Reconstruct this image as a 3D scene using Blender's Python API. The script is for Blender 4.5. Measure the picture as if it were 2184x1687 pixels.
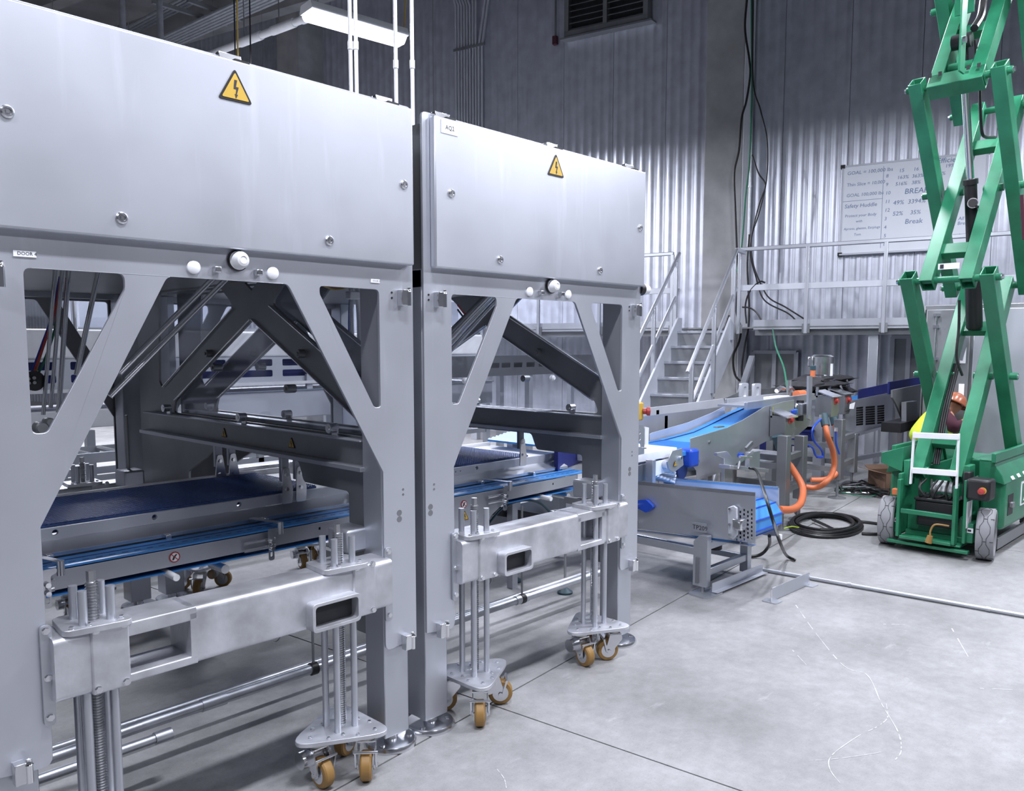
import bpy, math, random
from mathutils import Vector, Matrix
from mathutils.geometry import tessellate_polygon
for o in list(bpy.data.objects): bpy.data.objects.remove(o)
S = bpy.context.scene; C = S.collection
random.seed(7)
V = Vector; PI = math.pi
# ---------------------------------------------------------------- camera
F, CX, CY, H = 1723., 1092., 897., 1.6
PITCH = math.atan(160 / 1723.); YAW = math.atan2(.6870, .7265)
ca, sa, cp, sp = math.cos(YAW), math.sin(YAW), math.cos(PITCH), math.sin(PITCH)
FW = V((ca * cp, sa * cp, -sp)); RT = V((sa, -ca, 0)); UP = V((ca * sp, sa * sp, cp))
cam = bpy.data.objects.new('camera', bpy.data.cameras.new('camera')); C.objects.link(cam)
cam.location = (0, 0, H)
cam.rotation_euler = Matrix((RT, UP, -FW)).transposed().to_euler()
cam.data.sensor_width = 36; cam.data.lens = F / 2184 * 36; cam.data.shift_y = (CY - 843.5) / 2184
cam.data.clip_end = 200; cam.data.clip_start = .05
S.camera = cam
# ---------------------------------------------------------------- world, exposure
w = bpy.data.worlds.new('hall_air'); S.world = w; w.use_nodes = True
w.node_tree.nodes['Background'].inputs[0].default_value = (.66, .70, .84, 1)
w.node_tree.nodes['Background'].inputs[1].default_value = .16
S.view_settings.view_transform = 'Standard'; S.view_settings.look = 'None'
S.view_settings.exposure = 0.0; S.view_settings.gamma = 1.0
LAMP = 205.0            # watts of every ceiling fitting
LCOL = (.88, .90, 1.0)

def at(u, v, X=None, Y=None, Z=None, pl=None, D=None):   # point of a plane seen in a direction
    r = FW + RT * ((u - CX) / F) - UP * ((v - CY) / F); c = V((0, 0, H))
    if X is not None: t = X / r.x
    elif Y is not None: t = Y / r.y
    elif Z is not None: t = (Z - H) / r.z
    elif pl is not None: t = (pl[0] - c).dot(pl[1]) / r.dot(pl[1])
    else: t = D
    return c + r * t

# ---------------------------------------------------------------- materials
def newmat(name):
    m = bpy.data.materials.new(name); m.use_nodes = True
    return m, m.node_tree.nodes, m.node_tree.links, m.node_tree.nodes['Principled BSDF']
def metal(name, col, rough=.4, met=.85, var=.12, scale=3., brush=None, bump=0., stain=0., spec=.5):
    m, N, L, B = newmat(name)
    tc = N.new('ShaderNodeTexCoord'); mp = N.new('ShaderNodeMapping'); L.new(tc.outputs['Object'], mp.inputs[0])
    if brush: mp.inputs['Scale'].default_value = brush
    n = N.new('ShaderNodeTexNoise'); n.inputs['Scale'].default_value = scale; n.inputs['Detail'].default_value = 6
    L.new(mp.outputs[0], n.inputs['Vector'])
    r = N.new('ShaderNodeValToRGB'); L.new(n.outputs[0], r.inputs[0])
    r.color_ramp.elements[0].position = .3; r.color_ramp.elements[1].position = .7
    r.color_ramp.elements[0].color = tuple(c * (1 - var) for c in col) + (1,)
    r.color_ramp.elements[1].color = tuple(min(1, c * (1 + var)) for c in col) + (1,)
    out = r.outputs[0]
    if stain:
        mp2 = N.new('ShaderNodeMapping'); mp2.inputs['Scale'].default_value = (9, 9, .9); L.new(tc.outputs['Object'], mp2.inputs[0])
        n2 = N.new('ShaderNodeTexNoise'); n2.inputs['Scale'].default_value = 1.6; n2.inputs['Detail'].default_value = 5; L.new(mp2.outputs[0], n2.inputs['Vector'])
        r2 = N.new('ShaderNodeValToRGB'); r2.color_ramp.elements[0].position = .62; r2.color_ramp.elements[1].position = .78
        r2.color_ramp.elements[0].color = (0, 0, 0, 1); r2.color_ramp.elements[1].color = (stain,) * 3 + (1,)
        L.new(n2.outputs[0], r2.inputs[0])
        mx = N.new('ShaderNodeMixRGB'); L.new(r2.outputs[0], mx.inputs[0]); L.new(out, mx.inputs[1])
        mx.inputs[2].default_value = tuple(min(1, c * 1.35) for c in col) + (1,); out = mx.outputs[0]
    L.new(out, B.inputs['Base Color'])
    B.inputs['Metallic'].default_value = met
    mr = N.new('ShaderNodeMapRange'); mr.inputs[3].default_value = rough - .06; mr.inputs[4].default_value = rough + .08
    L.new(n.outputs[0], mr.inputs[0]); L.new(mr.outputs[0], B.inputs['Roughness'])
    if bump:
        b = N.new('ShaderNodeBump'); b.inputs['Strength'].default_value = bump; b.inputs['Distance'].default_value = .004
        n3 = N.new('ShaderNodeTexNoise'); n3.inputs['Scale'].default_value = 40; L.new(tc.outputs['Object'], n3.inputs['Vector'])
        L.new(n3.outputs[0], b.inputs['Height']); L.new(b.outputs[0], B.inputs['Normal'])
    return m
def plain(name, col, rough=.5, met=0., var=.06, scale=8., emit=0, alpha=1., trans=0.):
    m = metal(name, col, rough, met, var, scale)
    B = m.node_tree.nodes['Principled BSDF']
    if emit: B.inputs['Emission Color'].default_value = tuple(col) + (1,); B.inputs['Emission Strength'].default_value = emit
    if trans: B.inputs['Transmission Weight'].default_value = trans
    if alpha < 1: B.inputs['Alpha'].default_value = alpha
    return m
M = {}
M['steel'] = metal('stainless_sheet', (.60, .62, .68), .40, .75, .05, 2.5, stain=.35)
M['frame'] = metal('brushed_stainless', (.52, .54, .59), .40, .8, .07, 3., brush=(1, 1, .3))
M['blast'] = metal('blasted_stainless', (.62, .63, .67), .46, .8, .20, 9., bump=.25)
M['dull'] = metal('dull_shaded_stainless', (.29, .30, .315), .42, .75, .14, 3.)  # dull stainless; base colour darkened to carry the shade inside the cells
M['dark2'] = metal('dark_stainless', (.13, .135, .15), .45, .6, .1, 3.)
M['bright'] = metal('bright_steel', (.74, .75, .78), .22, 1., .06, 8.)
M['chrome'] = metal('chrome', (.85, .86, .88), .10, 1., .02, 5.)
M['thread'] = metal('threaded_rod', (.50, .51, .53), .3, .95, .1, 30.)
M['galv'] = metal('galvanised_sheet', (.56, .58, .66), .34, .62, .10, 5., bump=.06)
M['galvpipe'] = metal('galvanised_pipe', (.50, .52, .56), .40, .9, .12, 12.)
M['alu'] = metal('aluminium', (.55, .57, .63), .48, .35, .05, 4.)
M['white'] = plain('white_plastic', (.86, .87, .90), .35)
M['paper'] = plain('white_label', (.88, .89, .93), .5, var=.02)
M['board'] = plain('whiteboard_face', (.84, .87, .94), .45, var=.03, scale=2)
M['ink'] = plain('blue_marker_ink', (.16, .24, .42), .6)
M['black'] = plain('black_plastic', (.012, .012, .014), .45)
M['print'] = plain('black_print', (.03, .03, .04), .6)
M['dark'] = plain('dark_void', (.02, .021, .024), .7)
M['rubber'] = plain('black_rubber', (.018, .018, .02), .5)
M['yellow'] = plain('sign_yellow', (.62, .40, .06), .35)
M['hiyellow'] = plain('fluorescent_yellow', (.55, .75, .04), .7)
M['red'] = plain('signal_red', (.42, .05, .045), .4)
M['blue'] = plain('blue_belt', (.05, .26, .66), .38, var=.10)
M['bluedark'] = plain('blue_belt_seam', (.012, .035, .17), .45)
M['mesh'] = plain('navy_mesh_belt', (.045, .09, .25), .34, var=.2, scale=60)
M['navy'] = plain('navy_plastic', (.012, .02, .16), .45)
M['bluep'] = plain('blue_plastic', (.012, .07, .50), .35)
M['orange'] = plain('orange_hose', (.62, .16, .06), .5)
M['teal'] = plain('dark_teal_fitting', (.03, .07, .09), .5)
M['tan'] = plain('tan_polyurethane', (.30, .17, .05), .5, var=.1)
M['green'] = metal('green_paint', (.022, .185, .095), .33, 0., .22, 5.)
M['cable'] = plain('black_cable', (.012, .012, .013), .4)
M['gcable'] = plain('green_cable', (.02, .16, .09), .5)
M['cloth'] = plain('black_fabric', (.02, .02, .024), .8)
M['maroon'] = plain('maroon_fabric', (.055, .012, .024), .9)
M['skin'] = plain('skin', (.30, .14, .08), .6)
M['hat'] = plain('orange_hard_hat', (.32, .10, .045), .25)
M['card'] = plain('cardboard', (.20, .12, .08), .8, var=.12)
M['groove'] = plain('groove_shadow', (.06, .06, .065), .8)
M['tyre'] = plain('grey_rubber', (.25, .255, .27), .75, var=.08)
M['cream'] = plain('cream_paint', (.62, .62, .60), .4)
M['deck'] = plain('roof_concrete', (.20, .20, .21), .85, var=.25, scale=1.5)
M['lamp'] = plain('lamp_diffuser', (.93, .95, 1.), .4, var=0, emit=9.)
def concrete():
    m, N, L, B = newmat('floor_concrete')
    tc = N.new('ShaderNodeTexCoord')
    def noise(sc, det=8, rgh=.6, src=None):
        n = N.new('ShaderNodeTexNoise'); n.inputs['Scale'].default_value = sc; n.inputs['Detail'].default_value = det
        n.inputs['Roughness'].default_value = rgh; L.new(src or tc.outputs['Object'], n.inputs['Vector']); return n
    def ramp(n, a, b, ca_, cb):
        r = N.new('ShaderNodeValToRGB'); r.color_ramp.elements[0].position = a; r.color_ramp.elements[1].position = b
        r.color_ramp.elements[0].color = ca_ + (1,); r.color_ramp.elements[1].color = cb + (1,); L.new(n.outputs[0], r.inputs[0]); return r
    a = ramp(noise(.9), .35, .68, (.235, .235, .235), (.385, .385, .39))
    b = ramp(noise(14, 10, .75), .3, .75, (.78, .78, .77), (1.12, 1.12, 1.13))
    mu = N.new('ShaderNodeMixRGB'); mu.blend_type = 'MULTIPLY'; mu.inputs[0].default_value = 1
    L.new(a.outputs[0], mu.inputs[1]); L.new(b.outputs[0], mu.inputs[2])
    c = ramp(noise(140, 3, .6), .30, .42, (.62, .62, .62), (1, 1, 1))
    m2 = N.new('ShaderNodeMixRGB'); m2.blend_type = 'MULTIPLY'; m2.inputs[0].default_value = .55
    L.new(mu.outputs[0], m2.inputs[1]); L.new(c.outputs[0], m2.inputs[2])
    # pale chalky scuffs
    mp = N.new('ShaderNodeMapping'); mp.inputs['Scale'].default_value = (1.2, 3.2, 1); mp.inputs['Rotation'].default_value = (0, 0, .5)
    L.new(tc.outputs['Object'], mp.inputs[0])
    s = ramp(noise(2.2, 12, .72, mp.outputs[0]), .60, .74, (0, 0, 0), (.5, .5, .5))
    m3 = N.new('ShaderNodeMixRGB'); L.new(s.outputs[0], m3.inputs[0]); L.new(m2.outputs[0], m3.inputs[1]); m3.inputs[2].default_value = (.55, .55, .56, 1)
    L.new(m3.outputs[0], B.inputs['Base Color'])
    mr = N.new('ShaderNodeMapRange'); mr.inputs[3].default_value = .42; mr.inputs[4].default_value = .7
    L.new(a.outputs[0], mr.inputs[0]); L.new(mr.outputs[0], B.inputs['Roughness'])
    bp = N.new('ShaderNodeBump'); bp.inputs['Strength'].default_value = .12; bp.inputs['Distance'].default_value = .003
    L.new(noise(60, 6, .7).outputs[0], bp.inputs['Height']); L.new(bp.outputs[0], B.inputs['Normal'])
    return m
M['floor'] = concrete()
M['column'] = plain('cast_concrete', (.30, .30, .31), .7, var=.22, scale=2.2)
M['chalk'] = plain('chalk_scuff', (.62, .62, .64), .9)
def clear(name):
    m, N, L, B = newmat(name)
    mix = N.new('ShaderNodeMixShader'); tr = N.new('ShaderNodeBsdfTransparent'); gl = N.new('ShaderNodeBsdfGlossy')
    gl.inputs['Roughness'].default_value = .06; gl.inputs[0].default_value = (.9, .93, 1, 1); tr.inputs[0].default_value = (.93, .94, .96, 1)
    mix.inputs[0].default_value = .10
    L.new(tr.outputs[0], mix.inputs[1]); L.new(gl.outputs[0], mix.inputs[2]); L.new(mix.outputs[0], N['Material Output'].inputs[0])
    return m
M['clear'] = clear('clear_polycarbonate')

# ---------------------------------------------------------------- mesh builder
def rnd(poly, r, k=4):                                  # round the corners of a 2D polygon
    n = len(poly); out = []
    for i in range(n):
        p, a, b = V(poly[i]), V(poly[i - 1]), V(poly[(i + 1) % n])
        rr = r[i] if isinstance(r, (list, tuple)) else r
        if rr <= 0: out.append(tuple(p)); continue
        da, db = (a - p), (b - p); ang = da.angle(db) if da.length and db.length else PI
        t = min(rr / max(math.tan(ang / 2), .05), da.length * .45, db.length * .45)
        p0, p1 = p + da.normalized() * t, p + db.normalized() * t
        for j in range(k + 1):
            s = j / k; q = p0 * (1 - s) ** 2 + p * 2 * s * (1 - s) + p1 * s * s; out.append((q.x, q.y))
    return out
class MB:
    def __init__(s, M_=None): s.v = []; s.f = []; s.M = M_
    def add(s, vs, fs):
        b = len(s.v)
        for p in vs:
            p = V(p); s.v.append(tuple(s.M @ p) if s.M else tuple(p))
        s.f += [tuple(b + i for i in f) for f in fs]; return s
    def box(s, x0, x1, y0, y1, z0, z1):
        return s.add([(x, y, z) for z in (z0, z1) for y in (y0, y1) for x in (x0, x1)],
                     [(0, 2, 3, 1), (4, 5, 7, 6), (0, 1, 5, 4), (1, 3, 7, 5), (3, 2, 6, 7), (2, 0, 4, 6)])
    def bar(s, p, q, w, h, up=(0, 0, 1)):
        p, q = V(p), V(q); d = (q - p).normalized(); u = V(up)
        sx = d.cross(u)
        if sx.length < 1e-4: sx = d.cross(V((1, 0, 0)))
        sx.normalize(); uy = sx.cross(d).normalized(); a, b = sx * w / 2, uy * h / 2
        return s.add([p - a - b, p + a - b, p + a + b, p - a + b, q - a - b, q + a - b, q + a + b, q - a + b],
                     [(0, 3, 2, 1), (4, 5, 6, 7), (0, 1, 5, 4), (1, 2, 6, 5), (2, 3, 7, 6), (3, 0, 4, 7)])
    def hollow(s, p, q, w, h, up=(0, 0, 1), t=.008):
        p, q = V(p), V(q); d = (q - p).normalized(); sx = d.cross(V(up)).normalized(); uy = sx.cross(d).normalized()
        def ring(c, ww, hh): a, b = sx * ww / 2, uy * hh / 2; return [c - a - b, c + a - b, c + a + b, c - a + b]
        vs = ring(p, w, h) + ring(q, w, h) + ring(p, w - 2 * t, h - 2 * t) + ring(q, w - 2 * t, h - 2 * t); fs = []
        for i in range(4):
            j = (i + 1) % 4
            fs += [(i, j, 4 + j, 4 + i), (8 + j, 8 + i, 12 + i, 12 + j), (j, i, 8 + i, 8 + j), (4 + i, 4 + j, 12 + j, 12 + i)]
        return s.add(vs, fs)
    def cyl(s, p, q, r, n=16, r2=None, caps=True):
        p, q = V(p), V(q); d = (q - p).normalized(); a = d.orthogonal().normalized(); b = d.cross(a); r2 = r if r2 is None else r2
        vs = [p + (a * math.cos(t) + b * math.sin(t)) * r for t in [2 * PI * i / n for i in range(n)]]
        vs += [q + (a * math.cos(t) + b * math.sin(t)) * r2 for t in [2 * PI * i / n for i in range(n)]]
        fs = [(i, (i + 1) % n, n + (i + 1) % n, n + i) for i in range(n)]
        if caps: fs += [tuple(range(n))[::-1], tuple(range(n, 2 * n))]
        return s.add(vs, fs)
    def tube(s, pts, r, n=8):
        pts = [V(p) for p in pts]; m = len(pts); vs = []; a = None
        for i, p in enumerate(pts):
            d = (pts[min(i + 1, m - 1)] - pts[max(i - 1, 0)]).normalized()
            a = d.orthogonal().normalized() if a is None else (a - d * a.dot(d)).normalized()
            b = d.cross(a); rr = r[i] if isinstance(r, (list, tuple)) else r
            vs += [p + (a * math.cos(2 * PI * k / n) + b * math.sin(2 * PI * k / n)) * rr for k in range(n)]
        fs = [(i * n + k, i * n + (k + 1) % n, (i + 1) * n + (k + 1) % n, (i + 1) * n + k) for i in range(m - 1) for k in range(n)]
        fs += [tuple(range(n))[::-1], tuple(range((m - 1) * n, m * n))]
        return s.add(vs, fs)
    def lathe(s, p, d, prof, n=24):                       # prof: (distance along d, radius)
        p, d = V(p), V(d).normalized(); a = d.orthogonal().normalized(); b = d.cross(a); vs = []
        for h, r in prof: vs += [p + d * h + (a * math.cos(2 * PI * k / n) + b * math.sin(2 * PI * k / n)) * max(r, 1e-4) for k in range(n)]
        m = len(prof)
        fs = [(i * n + k, i * n + (k + 1) % n, (i + 1) * n + (k + 1) % n, (i + 1) * n + k) for i in range(m - 1) for k in range(n)]
        return s.add(vs, fs)
    def plate(s, o, ex, ey, n, t, outer, holes=()):       # flat sheet with holes, thickness t along n
        o, ex, ey, n = V(o), V(ex), V(ey), V(n).normalized() * t
        loops = [list(outer)] + [list(h) for h in holes]
        tri = tessellate_polygon([[V((a, b, 0)) for a, b in lp] for lp in loops])
        flat = [p for lp in loops for p in lp]; N = len(flat)
        vs = [o + ex * a + ey * b for a, b in flat] + [o + ex * a + ey * b + n for a, b in flat]
        fs = []
        for t3 in tri: fs += [tuple(t3), tuple(N + i for i in reversed(t3))]
        k = 0
        for lp in loops:
            m = len(lp)
            for i in range(m): j = (i + 1) % m; fs.append((k + i, k + j, N + k + j, N + k + i))
            k += m
        return s.add(vs, fs)
def spline(pts, k=8):                                     # Catmull-Rom
    pts = [V(p) for p in pts]; P = [pts[0] * 2 - pts[1]] + pts + [pts[-1] * 2 - pts[-2]]; out = []
    for i in range(1, len(P) - 2):
        for j in range(k):
            t = j / k; a, b, c, d = P[i - 1], P[i], P[i + 1], P[i + 2]
            out.append(.5 * ((2 * b) + (c - a) * t + (2 * a - 5 * b + 4 * c - d) * t * t + (3 * b - a - 3 * c + d) * t ** 3))
    return out + [pts[-1]]
def origin(p):
    o = V((0, 0, 0))
    while p is not None: o += p.location; p = p.parent
    return o
def meshof(name, mb, mat, off=V((0, 0, 0)), smooth=True):
    me = bpy.data.meshes.new(name); me.from_pydata([tuple(V(p) - off) for p in mb.v], [], mb.f)
    import bmesh as _b
    b = _b.new(); b.from_mesh(me); _b.ops.recalc_face_normals(b, faces=b.faces); b.to_mesh(me); b.free()
    me.materials.append(mat)
    if smooth:
        me.shade_smooth(); me.set_sharp_from_angle(angle=math.radians(35))
    return me
def obj(name, mb, mat, parent=None, bev=0, label=None, kind=None, base=None):
    off = origin(parent) if parent else (V(base) if base else V((0, 0, 0)))
    o = bpy.data.objects.new(name, meshof(name, mb, M[mat] if isinstance(mat, str) else mat, off)); C.objects.link(o)
    if parent: o.parent = parent
    elif base: o.location = base
    if bev:
        b = o.modifiers.new('edge', 'BEVEL'); b.width = bev; b.segments = 2; b.limit_method = 'ANGLE'; b.angle_limit = math.radians(40)
    if label: o['label'] = label
    if kind: o['kind'] = kind
    return o
def tag(o, label, cat, group=None):
    o['label'] = label; o['category'] = cat
    if group: o['group'] = group
    return o
def thing(name, label, cat, loc=(0, 0, 0), group=None):
    o = bpy.data.objects.new(name, None); C.objects.link(o); o.location = loc; o.empty_display_size = .1
    return tag(o, label, cat, group)
def copytree(o, parent=None, loc=None, label=None):
    c = o.copy(); C.objects.link(c)
    if parent: c.parent = parent
    if loc is not None: c.location = loc
    if label: c['label'] = label
    for ch in list(o.children): copytree(ch, c)
    return c
def textmesh(txt, size, o, ex, ey, lift=.0015):
    cu = bpy.data.curves.new('t', 'FONT'); cu.body = txt; cu.size = size; cu.resolution_u = 2
    tmp = bpy.data.objects.new('t', cu); C.objects.link(tmp)
    bpy.context.view_layer.update()
    me = bpy.data.meshes.new_from_object(tmp.evaluated_get(bpy.context.evaluated_depsgraph_get()))
    ex, ey = V(ex).normalized(), V(ey).normalized(); n = ex.cross(ey)
    mb = MB(); mb.add([V(o) + ex * v.co.x + ey * v.co.y + n * lift for v in me.vertices], [tuple(p.vertices) for p in me.polygons])
    bpy.data.objects.remove(tmp); bpy.data.meshes.remove(me); return mb
def hexbolt(mb, c, d, r=.011, h=.008):
    c, d = V(c), V(d).normalized(); mb.cyl(c, c + d * .002, r * 1.15, 14); mb.cyl(c + d * .002, c + d * h, r, 6)
def bolttri(mbk, mby, mbb, c, ex, ey, s):                 # yellow electric warning triangle, apex up
    n = V(ex).cross(V(ey)).normalized()
    tri = lambda k, r: rnd([(-k, -k * .62), (k, -k * .62), (0, k * 1.12)], r)
    mbk.plate(V(c), ex, ey, n, .003, tri(s * .5, s * .06))
    mby.plate(V(c) + n * .003, ex, ey, n, .0012, tri(s * .40, s * .03))
    b = [(-.03, .25), (.05, .25), (.01, .07), (.09, .07), (.03, -.13), (.065, -.13), (.0, -.24), (-.03, -.12), (-.005, -.13), (.02, .01), (-.06, .01)]
    mbb.plate(V(c) + n * .0042, ex, ey, n, .0008, [(a * s, q * s) for a, q in b])
X_, Y_, Z_ = V((1, 0, 0)), V((0, 1, 0)), V((0, 0, 1))

# ================================================================ SETTING
# floor slabs with saw-cut joints
fu, fv = V((.9945, .105, 0)), V((-.105, .9945, 0)); FO = V((2.465, 2.47, 0))
fl = obj('floor', MB().add([(-40, -40, -.02), (60, -40, -.02), (60, 60, -.02), (-40, 60, -.02)], [(0, 1, 2, 3)]), 'dark', kind='structure')
PITCHF = 4.6; g = .004
for i in range(-3, 6):
    for j in range(-3, 8):
        p = FO + fu * (i * PITCHF) + fv * (j * PITCHF)
        mb = MB(); q = [p + fu * a + fv * b for a, b in ((g, g), (PITCHF - g, g), (PITCHF - g, PITCHF - g), (g, PITCHF - g))]
        mb.add([x for x in q] + [x + V((0, 0, -.02)) for x in q], [(0, 1, 2, 3), (4, 5, 1, 0), (5, 6, 2, 1), (6, 7, 3, 2), (7, 4, 0, 3)])
        obj('floor_slab', mb, 'floor', fl)
# wall frame: wv runs to the left along the wall, wn points into the hall
wn = V((-.9766, -.2149, 0)); wv = V((-.2149, .9766, 0)); W0 = V((11.865, 5.622, 0)); MZ0 = V((10.40, 5.30, 0))
WPL = (W0, wn)
def wp(s, z, d=0): return W0 + wv * s + wn * d + Z_ * z
def ws(u, v=500, d=0): p = at(u, v, pl=(W0 + wn * d, wn)); return (p - W0).dot(wv), p.z
HT = 8.6
wall = obj('wall_back', MB().add([wp(-14, 0, -.06), wp(34, 0, -.06), wp(34, HT, -.06), wp(-14, HT, -.06)], [(0, 1, 2, 3)]), 'dark', kind='structure')
PW = .92; prof = []
for k in range(6):
    x = k * PW / 6; q = PW / 6
    prof += [(x, 0), (x + q * .30, 0), (x + q * .42, .012), (x + q * .62, .012), (x + q * .74, 0)]
prof.append((PW, 0))
pm = None
nP = len(prof)
mb = MB(); mb.add([wv * a + wn * b for a, b in prof] + [wv * a + wn * b + Z_ * HT for a, b in prof] + [wv * a + wn * (b - .03) for a, b in (prof[0], prof[-1])] + [wv * a + wn * (b - .03) + Z_ * HT for a, b in (prof[0], prof[-1])],
                  [(i, i + 1, nP + i + 1, nP + i) for i in range(nP - 1)] + [(2 * nP, 0, nP, 2 * nP + 2), (nP - 1, 2 * nP + 1, 2 * nP + 3, 2 * nP - 1)])
pm = meshof('wall_panel', mb, M['galv'])
for k in range(-14, 36):
    o = bpy.data.objects.new('wall_panel', pm); C.objects.link(o); o.parent = wall; o.location = W0 + wv * (k * (PW + .006))
# ceiling with concrete ribs running along the wall direction
ce = obj('ceiling', MB().add([wp(-14, HT, -1), wp(34, HT, -1), wp(34, HT, 26), wp(-14, HT, 26)], [(0, 3, 2, 1)]), 'deck', kind='structure')
for k in range(0, 9):
    d = 1.2 + k * 2.4
    mb = MB(); mb.add([wp(s, HT - dz, d + e) for s in (-14, 34) for dz, e in ((0, -.22), (.62, -.13), (.62, .13), (0, .22))], [(0, 1, 5, 4), (1, 2, 6, 5), (2, 3, 7, 6), (0, 3, 2, 1), (4, 5, 6, 7)])
    obj('ceiling_rib', mb, 'deck', ce)
# columns
def column(u0, u1, uw, vref, name, depth):
    # right face meets the wall at uw; front face from u0 to u1
    s1, _ = ws(u1, vref, depth); s0, _ = ws(u0, vref, depth)
    mb = MB(); mb.add([wp(s, z, d) for z in (0, HT) for s, d in ((s1, -.02), (s1, depth), (s0, depth), (s0, -.02))],
                      [(0, 1, 5, 4), (1, 2, 6, 5), (2, 3, 7, 6), (4, 5, 6, 7), (0, 3, 2, 1)])
    return obj(name, mb, 'column', bev=.02, kind='structure'), s0, s1
col1, cs0, cs1 = column(1502, 1584, 1616, 300, 'trim_column', .52)
column(588, 635, 681, 80, 'trim_column', .7)
# pale flashing on the flank of the column
mb = MB(); mb.add([wp(cs1 - .012, z, d) for z in (0, HT) for d in (0.03, .53)] + [wp(cs1 - .006, z, d) for z in (0, HT) for d in (0.03, .53)],
                  [(0, 1, 3, 2), (4, 6, 7, 5), (1, 5, 7, 3)])
obj('trim_1', mb, 'paper', kind='structure')
# louvre high on the wall
s0, z0 = ws(1212, 72, .1); s1, _ = ws(1378, 28, .1); zt = z0 + 1.7
lv = thing('wall_louvre', 'dark slatted wall louvre with pale steel frame high above the cabinets', 'vent', tuple(wp(s0, z0, 0)))
mb = MB()
for a, b, c, d in ((s1 - .05, s0 + .05, z0 - .06, z0 + .02), (s1 - .05, s0 + .05, zt - .02, zt + .06)): mb.add([wp(a, c, .02), wp(b, c, .02), wp(b, d, .02), wp(a, d, .02), wp(a, c, .16), wp(b, c, .16), wp(b, d, .16), wp(a, d, .16)], [(0, 1, 2, 3), (4, 7, 6, 5), (0, 4, 5, 1), (1, 5, 6, 2), (2, 6, 7, 3), (3, 7, 4, 0)])
sm = (s0 + s1) / 2
for a, b in ((s1 - .05, s1 + .03), (s0 - .03, s0 + .05), (sm - .035, sm + .035)): mb.add([wp(a, z0, .02), wp(b, z0, .02), wp(b, zt, .02), wp(a, zt, .02), wp(a, z0, .16), wp(b, z0, .16), wp(b, zt, .16), wp(a, zt, .16)], [(0, 1, 2, 3), (4, 7, 6, 5), (0, 4, 5, 1), (1, 5, 6, 2), (2, 6, 7, 3), (3, 7, 4, 0)])
obj('frame', mb, 'dull', lv)
obj('backing', MB().add([wp(s1, z0, .03), wp(s0, z0, .03), wp(s0, zt, .03), wp(s1, zt, .03)], [(0, 1, 2, 3)]), 'dark', lv)
for k in range(17):
    z = z0 + .05 + k * .098
    for a, b in ((s1 + .03, sm - .035), (sm + .035, s0 - .03)):
        obj('slat', MB().add([wp(a, z, .13), wp(b, z, .13), wp(b, z + .05, .05), wp(a, z + .05, .05), wp(a, z - .012, .13), wp(b, z - .012, .13)], [(0, 1, 2, 3), (0, 4, 5, 1)]), 'dull', lv)
mb = MB(); a, b = s1 - .14, s0 + .1
mb.add([wp(a, z0 - .10, .0), wp(b, z0 - .10, .0), wp(b, z0 - .07, .0), wp(a, z0 - .07, .0), wp(a, z0 - .12, .22), wp(b, z0 - .12, .22), wp(b, z0 - .09, .22), wp(a, z0 - .09, .22)], [(0, 1, 2, 3), (4, 7, 6, 5), (0, 4, 5, 1), (1, 5, 6, 2), (2, 6, 7, 3), (3, 7, 4, 0)])
obj('sill', mb, 'dull', lv)
# conduit bank on the wall
cb = thing('conduit_bank', 'bank of parallel grey conduits running down the wall behind the cabinets', 'conduit', tuple(wp(ws(1000, 200, .05)[0], 3, .05)))
us = [973, 979, 985, 991, 997, 1003, 1009, 1015, 1021, 1028]
for k, u in enumerate(us):
    s, _ = ws(u, 200, .07); zb = 3.4
    s_t, zt_ = ws(u, 12 if k < 6 else 100, .07)
    if k < 6:
        sa_, za = ws(u - 8, -8, .07); pts = [wp(s, zb, .07), wp(s, zt_, .07), wp(sa_, za, .07), wp(sa_ + .02, za + 1.2, .07)]
    elif k < 8: pts = [wp(s, zb, .07), wp(s, HT, .07)]
    else:
        sa_, za = ws(u + 14, -5, .07); pts = [wp(s, zb, .07), wp(s, zt_, .07), wp(sa_, za, .07), wp(sa_, za + 1, .07)]
    obj('conduit', MB().tube(pts, .021, 8), 'alu', cb)
for v in (108,):
    a, z = ws(967, v, .1); b, _ = ws(1034, v - 10, .1)
    obj('strap', MB().bar(wp(a, z, .095), wp(b, z, .095), .02, .045), 'dull', cb)
a, z = ws(1184, 85, .06)
t = thing('pull_box_drop', 'single thin conduit ending in a small red-brown box beside the louvre', 'conduit', tuple(wp(a, z, .06)))
obj('conduit', MB().cyl(wp(a, z + .05, .05), wp(a, HT, .05), .018, 10), 'dull', t)
obj('end_box', MB().bar(wp(a, z - .08, .06), wp(a, z + .06, .06), .08, .07, wn), 'maroon', t, .006)

# ---------------------------------------------------------------- mezzanine
def mp_(s, z, d=0): return MZ0 + wv * s + wn * d + Z_ * z
MPL = (MZ0, wn)
def ms(u, v=600): p = at(u, v, pl=MPL); return (p - MZ0).dot(wv), p.z
ZD = 1.86
mz = thing('mezzanine', 'grey steel mezzanine walkway with toe plate and handrail along the back wall', 'walkway', tuple(mp_(0, 0)))
sr0 = ms(1607, 690)[0]; sl1 = ms(1437, 690)[0]
def wbox(mb, s0, s1, z0, z1, d0, d1):
    pts = [mp_(s, z, d) for z in (z0, z1) for d in (d0, d1) for s in (s0, s1)]
    return mb.add(pts, [(0, 2, 3, 1), (4, 5, 7, 6), (0, 1, 5, 4), (1, 3, 7, 5), (3, 2, 6, 7), (2, 0, 4, 6)])
obj('deck_plate', wbox(MB(), -12, sr0, ZD - .02, ZD, -1.45, 0), 'dull', mz)
obj('deck_plate', wbox(MB(), sl1, 16, ZD - .02, ZD, -1.45, 0), 'dull', mz)
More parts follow.
